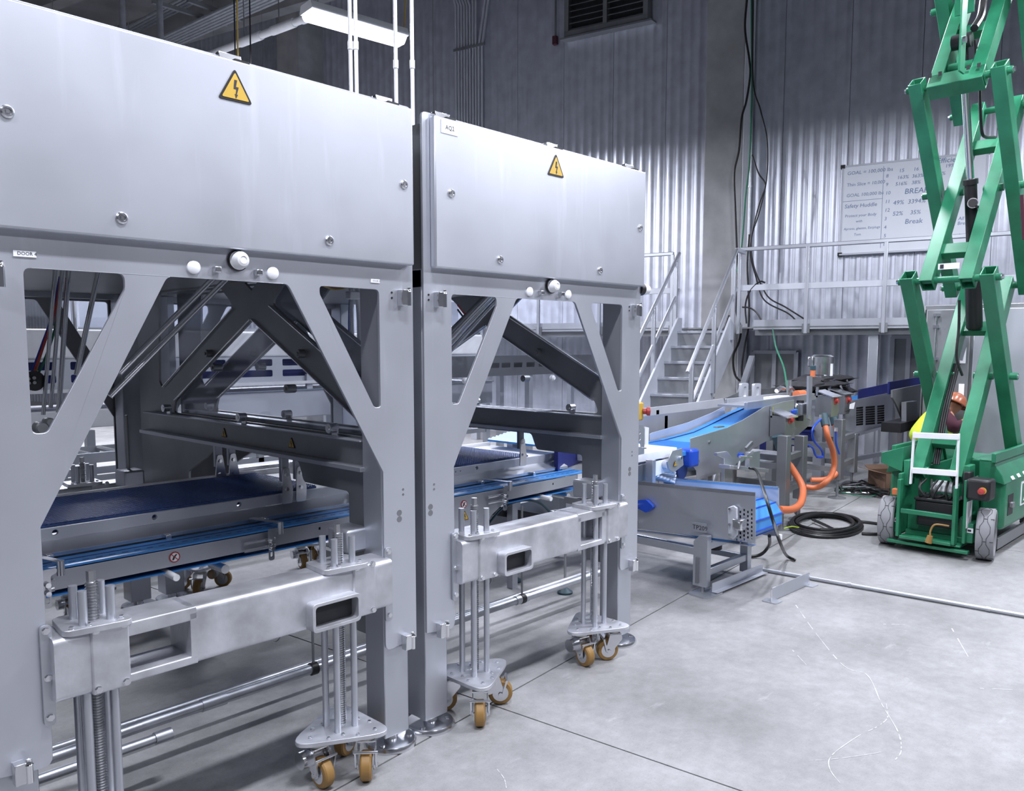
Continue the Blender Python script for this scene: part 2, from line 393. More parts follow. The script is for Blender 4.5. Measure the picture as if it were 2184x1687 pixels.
obj('deck_plate', wbox(MB(), sr0, sl1, ZD - .02, ZD, -1.45, -.25), 'dull', mz)
obj('toe_plate', wbox(MB(), -12, sr0, ZD - .04, ZD + .09, -.02, .0), 'frame', mz)
obj('toe_plate', wbox(MB(), sl1, 16, ZD - .04, ZD + .09, -.02, .0), 'frame', mz)
obj('edge_beam', wbox(MB(), -12, sr0, ZD - .12, ZD - .04, -.3, -.1), 'dull', mz)
obj('edge_beam', wbox(MB(), sl1, 16, ZD - .12, ZD - .04, -.3, -.1), 'dull', mz)
for (a, b) in ((-9, ms(1575, 530)[0]), (ms(1437, 540)[0], 14)):
    obj('top_rail', wbox(MB(), a, b, 2.89, 2.94, -.03, .03), 'frame', mz, .008)
    obj('mid_rail', wbox(MB(), a, b, 2.35, 2.43, -.02, .01), 'alu', mz, .004)
for u in (1578, 1722, 1888, 2065, 2250, 1435, 1280, 1150, 1030, 940):
    s = ms(u, 600)[0]
    obj('rail_post', wbox(MB(), s - .022, s + .022, ZD - .10, 2.90, .0, .045), 'frame', mz, .004)
    obj('base_plate', wbox(MB(), s - .05, s + .05, ZD - .09, ZD + .03, .0, .012), 'dull', mz)
for u in (1858, 2200, 1000, 700):
    s = ms(u, 760)[0]
    obj('support_post', wbox(MB(), s - .06, s + .06, 0, ZD - .1, -.26, -.14), 'frame', mz, .006)
# things below the deck: door openings in the wall
for (ua, ub, vt) in ((1905, 1975, 712), (1608, 1700, 742)):
    a, zt_ = ws(ua, vt, .06); b, _ = ws(ub, vt, .06); zt_ = 1.72 if ua > 1800 else 1.5
    d = obj('door_1' if ua > 1800 else 'door_2', MB().add([wp(s, z, dd) for z in (0, zt_) for dd in (.03, .07) for s in (b, a)], [(0, 2, 3, 1), (4, 5, 7, 6), (0, 1, 5, 4), (1, 3, 7, 5), (3, 2, 6, 7), (2, 0, 4, 6)]), 'dull', kind='structure')
    mb = MB()
    for s in (a, b, (a + b) / 2): mb.bar(wp(s, 0, .09), wp(s, zt_, .09), .06, .05, wn)
    mb.bar(wp(a, zt_, .09), wp(b, zt_, .09), .05, .08, wn); mb.bar(wp(a, zt_ * .55, .09), wp(b, zt_ * .55, .09), .05, .06, wn)
    obj('door_frame', mb, 'frame', d)
# ---------------------------------------------------------------- stairs
st = thing('stair', 'steep grey steel stair with closed risers up to the mezzanine', 'stairs', tuple(mp_(sr0, 0)))
# tread k: left/right ends measured, depth shrinking towards the viewer
T1 = (at(1431.7, 738.6, D=10.95), at(1514, 738.6, D=10.6)); tw = .66; run, rise = .245, .203
sL = (T1[0] - MZ0).dot(wv); d1 = (T1[0] - MZ0).dot(wn); sR = sL - .70; zt1 = 1.598
for k in range(-1, 8):
    z = zt1 - rise * k; d = d1 + run * k
    if z < .05: break
    obj('tread', wbox(MB(), sR, sL, z - .035, z, d - run, d + .02), 'frame', st, .004)
    obj('riser', wbox(MB(), sR, sL, z - rise, z - .035, d - .012, d), 'dull', st)
nz = int(zt1 / rise)
def strg(s, wdt=.03):
    dT, zT = d1 - run * 1.3, zt1 + rise * 1.3 + .12; dB = dT + (zT + .0) * run / rise
    o2 = mp_(s, 0, 0); ex, ey = wn, Z_
    poly = [(dT - .1, zT), (dT + .05, zT), (dB + .1, .0), (dB - .32, .0), (dT - .1, zT - .44)]
    return MB().plate(o2, ex, ey, wv, wdt, poly)
obj('stringer', strg(sL), 'alu', st, .004); obj('stringer', strg(sR - .03), 'alu', st, .004)
for s in (sL + .05, sR - .05):
    def hp(k, h): return mp_(s, zt1 - rise * k + h, d1 + run * k)
    for h in (.95, .45): obj('handrail', MB().tube([hp(-1.6, h), hp(-1.3, h), hp(6.2, h)], .026, 8), 'frame', st)
    for k in (-1.1, 2.2, 5.6): obj('rail_post', MB().bar(hp(k, -.15), hp(k, .95), .05, .05, wn), 'frame', st, .004)
    if s < sR: obj('handrail_return', MB().bar(hp(-1.6, .95), mp_(s, zt1 + rise * 1.6 + .95, -.02 + 0) + wv * 0, .05, .05), 'frame', st)
# second pair of rails (brace under the stair, outside right stringer)
obj('brace', MB().bar(mp_(sR - .35, 1.45, d1 - .15), mp_(sR - .35, 0, d1 + 1.55), .07, .05), 'frame', st)
# ---------------------------------------------------------------- whiteboard
a, zt_ = ws(1798, 356, .05); b, _ = ws(2108, 318, .05); _, zb = ws(1786, 543, .05)
wb = thing('whiteboard', 'large whiteboard with blue handwritten production goals on the corrugated wall', 'whiteboard', tuple(wp(a, zb, .05)))
tilt = .0
def wbp(x, y, d=.05): return wp(a - x, zb + y, d)      # x to the right, y up
WW, WH = a - b, zt_ - zb
def wbx(mb, x0, x1, y0, y1, d0, d1):
    return mb.add([wbp(x, y, d) for y in (y0, y1) for d in (d0, d1) for x in (x0, x1)], [(0, 2, 3, 1), (4, 5, 7, 6), (0, 1, 5, 4), (1, 3, 7, 5), (3, 2, 6, 7), (2, 0, 4, 6)])
obj('face', wbx(MB(), 0, WW, 0, WH, .03, .05), 'board', wb)
mb = MB()
for q in ((0, WW, -.015, .012), (0, WW, WH - .012, WH + .012), (-.012, .012, 0, WH), (WW - .012, WW + .012, 0, WH)): wbx(mb, *q, .028, .062)
obj('frame', mb, 'alu', wb)
obj('pen_tray', wbx(MB(), .0, WW, -.02, .0, .05, .12), 'alu', wb, .003)
mb = MB()
for x in (0, WW):
    for y in (0, WH): wbx(mb, x - .03, x + .03, y - .025, y + .025, .026, .068)
obj('corner_cap', mb, 'black', wb)
lines = [(.06, .90, 'GOAL = 100,000 lbs', .115), (.06, .77, 'Thin Slice = 10,000', .105), (.06, .65, 'GOAL 100,000 lbs', .105), (.04, .525, 'Safety Huddle', .125), (.05, .42, 'Protect your Body', .09), (.20, .355, 'with', .08),
         (.04, .275, 'Aprons, glasses, Earplugs', .078), (.18, .205, 'Tom', .08), (.04, .125, 'Cuts, Burns, sprains and', .078),
         (1.02, .93, 'Line Efficiency', .12), (.74, .875, '15      16                 19%', .085), (.72, .80, '163%  363%        91%', .085), (.70, .73, '516%   38%        93%', .085),
         (.82, .63, 'BREAK', .13), (.68, .52, '49%  3394%', .105), (.68, .40, '52%    35%', .10), (.84, .30, 'Break', .12), (1.5, .30, 'All in\nBreak', .08), (1.42, .12, '-redn...', .08)]
for k, n_ in enumerate(['8', '9', '10', '11', '12', '3', '4', '5', '6']): lines.append((.575, .83 - k * .095, n_, .085))
mb = MB()
for x, y, s_, sz in lines:
    tm = textmesh(s_, sz * (.62 if x < .5 else .80), wbp(x, y * WH, .051), -wv, Z_ + (-wv) * .12, .001); obj('handwriting', tm, 'ink', wb)
wbx(mb, .54, .545, .06, WH * .96, .051, .052); wbx(mb, .0, .54, .60 * WH, .60 * WH + .005, .051, .052)
obj('ruled_line', mb, 'ink', wb, kind='stuff')

# ================================================================ CEILING LIGHTS
def light(x, y, z=5.0, ang=0, label=None, power=None, L=1.22, group='linear ceiling lights out in the hall'):
    t = thing('ceiling_light', label or 'bright linear ceiling light hanging over the hall outside the view', 'light', (x, y, z), None if label else group)
    Rm = Matrix.Translation(V((x, y, z))) @ Matrix.Rotation(ang, 4, 'Z')
    mb = MB(Rm); pr_ = rnd([(-.15, .0), (.15, .0), (.11, .09), (-.11, .09)], .02)
    mb.plate((-L / 2, 0, 0), (0, 1, 0), (0, 0, 1), (1, 0, 0), L, pr_); obj('housing', mb, 'white', t)
    mb = MB(Rm); mb.plate((-L / 2 + .02, 0, -.045), (0, 1, 0), (0, 0, 1), (1, 0, 0), L - .04, rnd([(-.07, -.03), (.07, -.03), (.14, .045), (-.14, .045)], .02)); obj('diffuser', mb, 'lamp', t)
    mb = MB(Rm)
    for sx in (-L * .38, L * .38): mb.cyl((sx, 0, .07), (sx, 0, HT - z - .05), .004, 6)
    obj('hanger', mb, 'dull', t)
    ld = bpy.data.lights.new('lamp', 'AREA'); ld.shape = 'RECTANGLE'; ld.size = L - .06; ld.size_y = .22; ld.energy = power or LAMP; ld.color = LCOL
    lo = bpy.data.objects.new('lamp', ld); C.objects.link(lo); lo.parent = t; lo.location = (0, 0, -.10); lo.rotation_euler = (0, 0, ang)
    return t
FX = at(652, 25, Z=5.0); FY = at(858, 84, Z=5.0); fang = math.atan2(FY.y - FX.y, FY.x - FX.x); fm = (FX + FY) / 2
light(fm.x, fm.y, 5.0, fang, 'lit white linear ceiling light hanging above the left cabinet', L=(FY - FX).length)
for (x, y, pw) in ((1.6, .9, .85), (-1.8, .9, .7), (5.0, .9, .8), (8.2, .9, .75), (7.3, 3.0, .75), (8.8, -2.2, 1.15), (5.2, -2.6, .45), (1.2, -2.6, .25),
                   (4.2, 11.5, 2.0), (7.4, 13.6, 2.0), (9.4, 10.2, 1.5), (2.6, 16.5, 2.0), (2.4, 8.4, 1.5)):
    if pw: light(x, y, 5.0, 0, power=LAMP * pw)

# ================================================================ PICKING CELLS
def machine(mx, label, left_is_slot, first):
    R0 = V((mx, 2.454, 0)); t = thing('packing_cell', label, 'machine', tuple(R0)); Tm = Matrix.Translation(R0)
    Wd = 1.49; DP = 2.63
    def mbn(): return MB(Tm)
    # front sheet with V windows
    outer = rnd([(0, .43), (0, 2.5), (Wd, 2.5), (Wd, .43), (1.335, .41), (1.335, 1.12), (.945, 1.808), (.535, 1.808), (.155, 1.10), (.155, .41)],
                [0, .02, .02, 0, .03, 0, .03, .03, 0, .03])
    w1 = rnd([(.147, 1.808), (.147, 1.36), (.185, 1.36), (.409, 1.765), (.409, 1.808)], [.02, .015, .02, .03, .03])
    w3 = rnd([(1.070, 1.808), (1.070, 1.78), (1.298, 1.368), (1.328, 1.368), (1.328, 1.808)], [.03, .03, .02, .01, .02])
    front = mbn().plate((0, 0, 0), X_, Z_, Y_, .012, outer, [w1, w3])
    obj('front_frame', front, 'steel', t, .002)
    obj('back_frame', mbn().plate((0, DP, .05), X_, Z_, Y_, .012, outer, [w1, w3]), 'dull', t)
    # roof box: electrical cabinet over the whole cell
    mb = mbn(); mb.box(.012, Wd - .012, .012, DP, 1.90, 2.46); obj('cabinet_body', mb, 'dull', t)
    mb = mbn(); mb.box(.0, Wd, .012, .07, 1.83, 1.90); mb.box(0, Wd, DP - .07, DP, 1.87, 1.95); obj('lintel', mb, 'frame', t)
    # door
    dx0, dx1 = (.035, 1.472)
    dr = obj('cabinet_door', mbn().box(dx0, dx1, -.034, -.002, 1.905, 2.486), 'steel', t, .006)
    for lx, lz in ((.120, 2.20), (.395, 1.962), (1.09, 1.963), (1.425, 2.20)):
        mb = mbn(); mb.lathe((lx, -.034, lz), -Y_, [(0, .017), (.004, .017), (.008, .013), (.008, .010), (.003, .0095), (.003, .0)], 20)
        mb.box(lx - .004, lx + .004, -.041, -.034, lz - .004, lz + .004)
        obj('lock', mb, 'bright', dr)
    mk, my, mbb = mbn(), mbn(), mbn()
    bolttri(mk, my, mbb, (.755, -.034, 2.395), X_, Z_, .115)
    sg = obj('warning_sign', mk, 'black', dr, label='black and yellow electrical hazard triangle'); obj('sign_face', my, 'yellow', sg); 
    obj('sign_symbol', mbb, 'print', sg)
    for cx_ in (.10, .76, 1.36):
        obj('top_clip', mbn().box(cx_ - .045, cx_ + .03, -.016, .008, 2.488, 2.508), 'bright', t, .002)
        obj('gasket', mbn().box(cx_ - .0, cx_ + .05, -.030, -.01, 2.484, 2.492), 'black', t)
    # header details
    for cx_ in (.616, .887):
        obj('disc_cap', mbn().lathe((cx_, 0, 1.841), -Y_, [(0, .021), (.006, .021), (.009, .017), (.010, .0)], 24), 'paper', t)
    for cx_ in (.687, .83): obj('clip', mbn().box(cx_ - .010, cx_ + .012, -.022, 0, 1.828, 1.848), 'bright', t, .003)
    kb = obj('push_knob', mbn().lathe((.762, 0, 1.872), -Y_, [(0, .030), (.012, .030), (.012, .028), (.030, .027), (.042, .020), (.045, .012), (.043, .011), (.043, 0)], 28), 'white', t)
    obj('knob_collar', mbn().lathe((.762, 0, 1.872), -Y_, [(0, .034), (.008, .034), (.010, .031)], 28), 'black', kb)
    for hx in (.075, 1.437):
        for hz in (1.782, .43):
            hg = obj('hinge_block', mbn().box(hx - .024, hx + .006, -.030, 0, hz - .030, hz + .030), 'bright', t, .002)
            obj('hinge_pin', mbn().lathe((hx + .012, -.026, hz - .03), Z_, [(0, 0), (0, .010), (.052, .010), (.052, .012), (.058, .008), (.068, .008), (.070, 0)], 14), 'chrome', hg)
        for dz in (.0, .02): obj('rivet', mbn().cyl((hx - .05, -.002, 1.78 + dz), (hx - .05, 0, 1.78 + dz), .004, 10), 'black', t)
    mb = mbn()
    for hx in (.045, 1.43):
        for hz in (1.02, 1.04): mb.cyl((hx, -.001, hz), (hx, .0, hz), .005, 10)
        for hz in (.98, .955): mb.cyl((hx - .02, -.001, hz - .03), (hx - .02, .0, hz - .03), .012, 14)
    obj('fixing', mb, 'dull', t)
    # labels
    def lab(x, z, wd, hh, txt, sz):
        l = obj('label_plate', mbn().box(x, x + wd, -.003, 0, z, z + hh), 'paper', t)
        tm = textmesh(txt, sz, R0 + V((x + wd * .16, -.003, z + hh * .30)), X_, Z_, .0006); obj('lettering', tm, 'print', l)
    if first: lab(.125, 1.836, .055, .016, 'DOOR 4', .0125); lab(1.29, 1.832, .04, .013, 'DOOR 3', .009)
    if not first:
        l = obj('label_plate', mbn().box(.068, .155, -.0365, -.034, 2.425, 2.475), 'paper', t)
        obj('lettering', textmesh('AQ2', .024, R0 + V((.088, -.0365, 2.441)), X_, Z_, .0006), 'print', l)
    # posts and feet
    for px in (0.0, 1.335):
        for py in (.012, DP - .14):
            obj('post', mbn().box(px, px + .12, py, py + .12, .05, 1.90), 'frame', t, .004)
            fx, fy = px + .06, py + .045
            ft = obj('levelling_foot', mbn().lathe((fx, fy, 0), Z_, [(0, 0), (0, .105), (.012, .105), (.022, .098), (.026, .03), (.05, .028), (.06, .0)], 36), 'bright', t)
            mb = mbn()
            for k in range(3):
                q = -.6 + k * 2.1; mb = mbn(); mb.cyl((fx + .075 * math.cos(q), fy + .075 * math.sin(q), .02), (fx + .075 * math.cos(q), fy + .075 * math.sin(q), .028), .011, 10); obj('foot_bolt', mb, 'chrome', ft)
    # end frames in the yz plane
    c = 1.05
    hole_tri = rnd([(c, 1.715), (.235, 1.32), (.17, 1.262), (.19, 1.235), (1.94, 1.235), (1.96, 1.262), (1.87, 1.32)], [.02, .02, .02, .02, .02, .02, .02])
    hole_tri = rnd([(c, 1.72), (.22, 1.30), (.19, 1.235), (1.93, 1.235), (1.90, 1.30)], [.03, .03, .02, .02, .03])
    far = rnd([(1.22, 1.79), (1.36, 1.89), (2.06, 1.89), (2.10, 1.40), (2.06, 1.358)], .03)
    near = [(2 * c - a, b) for a, b in far][::-1]
    top = [(c, 1.855), (c + .06, 1.895), (c - .06, 1.895)]
    outl = [(.02, .42), (.302, .42), (.302, 1.0), (.64, 1.0), (.68, 1.09), (1.46, 1.09), (1.56, 1.02), (1.77, .93), (1.79, .42), (2.37, .42), (2.37, 1.90), (.02, 1.90)]
    for ex_, nm in ((.085, 'end_frame'), (1.388, 'end_frame')):
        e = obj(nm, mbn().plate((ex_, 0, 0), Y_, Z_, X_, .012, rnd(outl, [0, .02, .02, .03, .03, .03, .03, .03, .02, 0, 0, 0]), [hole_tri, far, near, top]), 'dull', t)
        for pth in ([(1.045, 1.722), (.225, 1.305)], [(1.055, 1.722), (1.895, 1.305)], [(.88, 1.78), (.06, 1.372)], [(1.22, 1.78), (2.04, 1.372)]):
            obj('edge_lip', mbn().tube([(ex_ - .008, a_, b_) for a_, b_ in pth], .0045, 6), 'bright', e)
        xb = ex_ - .012
        bm = obj('cross_beam', mbn().plate((xb - .0, 0, 0), Y_, Z_, -X_, .006, [(.12, 1.125), (2.22, 1.125), (2.22, 1.222), (.12, 1.222)]), 'dull', t, .001)
        mb = mbn(); mb.box(xb - .045, xb + .002, .14, 2.2, 1.222, 1.228); mb.box(xb - .06, xb + .002, .12, 2.22, 1.107, 1.125); obj('flange', mb, 'frame', bm, .002)
        for yy in ((.35, 1.1, 1.92)):
            mb = mbn(); mb.box(xb - .02, xb - .014, yy - .02, yy + .02, 1.225, 1.262); mb.cyl((xb - .05, yy, 1.262), (xb - .01, yy, 1.262), .020, 16); mb.cyl((xb - .052, yy, 1.262), (xb - .05, yy, 1.262), .008, 8)
            obj('roller', mb, 'bright', bm)
        for yy, zz in ((.62, 1.565), (.72, 1.50 - .09), (1.47, 1.56), (1.40, 1.49)):
            mb = mbn(); mb.cyl((ex_ - .03, yy, zz), (ex_ + .015, yy, zz), .019, 16); mb.cyl((ex_ - .036, yy, zz), (ex_ - .03, yy, zz), .008, 8); obj('roller', mb, 'dull', e)
        if ex_ > 1:
            for yy in ((.70, 1.32) if first else ()):
                mk, my, mbb = mbn(), mbn(), mbn(); bolttri(mk, my, mbb, (xb - .006, yy, 1.165), -Y_, Z_, .055)
                sg = obj('warning_sign', mk, 'black', bm); obj('sign_face', my, 'yellow', sg); obj('sign_symbol', mbb, 'print', sg)
            # polycarbonate guard behind the frame
            obj('clear_guard', mbn().plate((ex_ + .02, 0, 0), Y_, Z_, X_, .004, [(.15, 1.24), (2.0, 1.24), (2.0, 1.89), (.15, 1.89)]), 'clear', t)
    # gear boxes on the sides
    for (bx, by, bz) in ((1.30, .16, .0), (1.21, 2.09, .035)):
        g_ = obj('gear_box', mbn().box(bx - .05, bx + .06, by - .04, by + .10, .79 + bz, .885 + bz), 'frame', t, .012)
        if by > 1: obj('gear_shaft', mbn().cyl((bx, by + .03, .885), (bx, by + .03, 1.22), .008, 10), 'dull', g_)
        mb = mbn(); mb.bar((bx - .03, by - .06, .765), (bx - .03, by + .16, .765), .03, .035); obj('bracket', mb, 'dull', g_)
    # lifting beam with rounded top
    by0, by1 = -.045, .105
    sec = rnd([(by0, .605), (by1, .605), (by1, .788), (by0, .788)], .022, 5)
    def beamseg(x0, x1, zlo=.605, zhi=.788):
        s2 = rnd([(by0, zlo), (by1, zlo), (by1, zhi), (by0, zhi)], .020 if zhi - zlo > .06 else .006, 4)
        return mbn().plate((x0, 0, 0), Y_, Z_, X_, x1 - x0, s2)
    sx = .365 if left_is_slot else .935; bx_ = .95 if left_is_slot else .375
    slot = (.360, .545) if left_is_slot else (.945, 1.115); pock = (.955, 1.158) if left_is_slot else (.365, .550)
    bmr = obj('lifting_beam', beamseg(.158, slot[0]), 'blast', t)
    obj('beam_tube', beamseg(slot[1], 1.337), 'blast', bmr)
    obj('beam_chord', beamseg(slot[0] - .02, slot[1] + .02, .745, .788), 'blast', bmr)
    obj('beam_chord', beamseg(slot[0] - .02, slot[1] + .02, .605, .632), 'blast', bmr)
    # fork pocket
    x0, x1 = pock
    po = rnd([(x0, .605), (x1, .605), (x1, .708), (x0, .708)], .02); pi_ = rnd([(x0 + .012, .617), (x1 - .012, .617), (x1 - .012, .696), (x0 + .012, .696)], .014)
    obj('fork_pocket', mbn().plate((0, by0 - .045, 0), X_, Z_, Y_, .06, po, [pi_]), 'blast', bmr, .002)
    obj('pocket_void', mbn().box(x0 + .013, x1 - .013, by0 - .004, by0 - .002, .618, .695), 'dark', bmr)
    # bolted end plates
    for ex0, ex1 in ((.135, .165), (1.328, 1.362)):
        ep = obj('bolt_plate', mbn().plate((0, -.012, 0), X_, Z_, Y_, .010, rnd([(ex0, .535), (ex1, .535), (ex1, .825), (ex0, .825)], .014)), 'frame', t, .001)
        mb = mbn()
        for hz in (.56, .675, .81): mb = mbn(); hexbolt(mb, ((ex0 + ex1) / 2, -.012, hz), -Y_, .0095); obj('bolt', mb, 'bright', ep)
    # two caster jacks
    for jx, a0, heads in (((.282, 0, (-.75, 2.4, -2.35)), (1.13, math.pi, (-1.57, -2.3, .4) if first else (-1.75, 2.5, .4)))):
        cy_ = .012
        q0, q1 = (jx - .03, jx + .078) if jx < .7 else (jx + .025, jx + .125)
        jk = obj('jack_block', mbn().box(q0, q1, by0 - .006, by1 + .005, .60, .792), 'blast', t, .006)
        obj('clamp_plate', mbn().plate((0, 0, .788), X_, Y_, Z_, .018, rnd([(jx - .10, by0 - .005), (jx + .085, by0 - .03), (jx + .095, by1), (jx - .085, by1)], .03)), 'blast', jk, .002)
        mb = mbn()
        for bx2 in (q0 + .015, q1 - .015):
            for bz in (.615, .79): mb = mbn(); hexbolt(mb, (bx2, by0 - .006, bz), -Y_, .010); obj('bolt', mb, 'bright', jk)
        for bx2 in (-.075, -.03, .06): mb = mbn(); hexbolt(mb, (jx + bx2, by0 + .005, .806), Z_, .007); obj('bolt', mb, 'bright', jk)
        for rx, ry in ((-.038, -.035), (.038, -.035), (-.038, .04), (.038, .04)):
            obj('guide_rod', mbn().cyl((jx + rx, cy_ + ry, .18), (jx + rx, cy_ + ry, .905), .0125, 16), 'frame', jk)
        mb = mbn(); mb.cyl((jx, cy_, .18), (jx, cy_, .92), .0135, 14)
        k = 0; z = .19
        while z < .915: mb.lathe((jx, cy_, z), Z_, [(0, .0135), (.0028, .0185), (.0034, .0185), (.0062, .0135)], 14); z += .0085
        mb.cyl((jx, cy_, .915), (jx, cy_, .95), .013, 6)
        obj('threaded_spindle', mb, 'thread', jk)
        tri = [(jx + .235 * math.cos(a0 + q), cy_ + .005 + .225 * math.sin(a0 + q)) for q in (0, 2 * PI / 3, 4 * PI / 3)]
        dp = obj('dolly_plate', mbn().plate((0, 0, .165), X_, Y_, Z_, .016, rnd(tri, .06, 6)), 'blast', t, .0015, label='rounded triangular dolly plate on three swivel casters')
        mb = mbn()
        for q in range(12):
            an = a0 + q * PI / 6; rr = .135 if q % 4 == 0 else .105 if q % 4 != 2 else .075
            mb = mbn(); hexbolt(mb, (jx + rr * math.cos(an), cy_ + rr * math.sin(an), .181), Z_, .0065, .006); obj('bolt', mb, 'bright', dp)
        for q, hd in zip((0, 2 * PI / 3, 4 * PI / 3), heads):
            kx, ky = jx + .108 * math.cos(a0 + q), cy_ + .1 * math.sin(a0 + q)
            Rk = Tm @ Matrix.Translation(V((kx, ky, 0))) @ Matrix.Rotation(hd, 4, 'Z')
            cs = obj('caster', MB(Rk).lathe((0, 0, .165), -Z_, [(0, .036), (.012, .036), (.020, .030), (.024, .0)], 20), 'cream', t)
            wx = .035
            mb = MB(Rk); mb.lathe((wx, -.022, .055), Y_, [(0, .036), (.002, .050), (.008, .055), (.036, .055), (.042, .050), (.044, .036)], 28); obj('tyre', mb, 'tan', cs)
            mb = MB(Rk); mb.lathe((wx, -.023, .055), Y_, [(0, 0), (0, .036), (.004, .034), (.042, .034), (.046, .036), (.046, 0)], 20)
            for sy in (-.031, .031):
                mb.plate((0, sy - .002, 0), X_, Z_, Y_, .004, rnd([(-.03, .142), (.028, .142), (.052, .062), (.044, .040), (.022, .044), (-.035, .115)], .008))
                hexbolt(mb, (wx, sy, .055), (0, 1 if sy > 0 else -1, 0), .010, .010)
            mb.box(-.03, .028, -.033, .033, .138, .144)
            mb.cyl((.062, -.045, .118), (.062, .045, .118), .005, 10)
            for sy in (-.038, .038): mb.bar((.062, sy, .118), (wx + .01, sy, .055), .006, .008)
            obj('fork', mb, 'bright', cs)
            if q == 0:
                mb = MB(Rk); mb.lathe((-.02, -.06, .098), Y_, [(0, 0), (0, .032), (.03, .032), (.032, .027), (.036, .027), (.038, .032), (.06, .034), (.08, .034), (.082, .027), (.086, .027), (.088, .032), (.118, .032), (.12, 0)], 20); obj('brake_drum', mb, 'bright', cs)
    return t
m1 = machine(.545, 'left stainless packing cell with the full-height electrical cabinet and DOOR 4 label', True, True)
m2 = machine(2.090, 'right stainless packing cell with the AQ2 label on its cabinet door', False, False)
# jacks and lifting beam repeat on the rear side of each cell
for m_ in (m1, m2):
    for ch in list(m_.children):
        if ch.name.split('.')[0] in ('jack_block', 'lifting_beam', 'dolly_plate', 'caster'):
            copytree(ch, None, V((0, 2.58, 0))).parent = m_

def poly3(mb, pts, n, t):                                # prism from world points, thickness along n
    n = V(n).normalized() * t; pts = [V(p) for p in pts]; k = len(pts)
    o = pts[0]; ex = (pts[1] - o).normalized(); nn = n.normalized(); ey = nn.cross(ex).normalized()
    if abs(ex.dot(nn)) > 1e-3: ex = (ex - nn * ex.dot(nn)).normalized(); ey = nn.cross(ex)
    return mb.plate(o, ex, ey, nn, t, [((p - o).dot(ex), (p - o).dot(ey)) for p in pts])
def vplate(mb, px, Yp, t=.004, holes=()):                # upright sheet in the plane Y=Yp, outline given by sight lines
    q = [at(u, v, Y=Yp) for u, v in px]
    return mb.plate((0, Yp, 0), X_, Z_, Y_, t, [(p.x, p.z) for p in q], holes)
def circ(cx_, cz_, r, n=14): return [(cx_ + r * math.cos(2 * PI * i / n), cz_ + r * math.sin(2 * PI * i / n)) for i in range(n)]

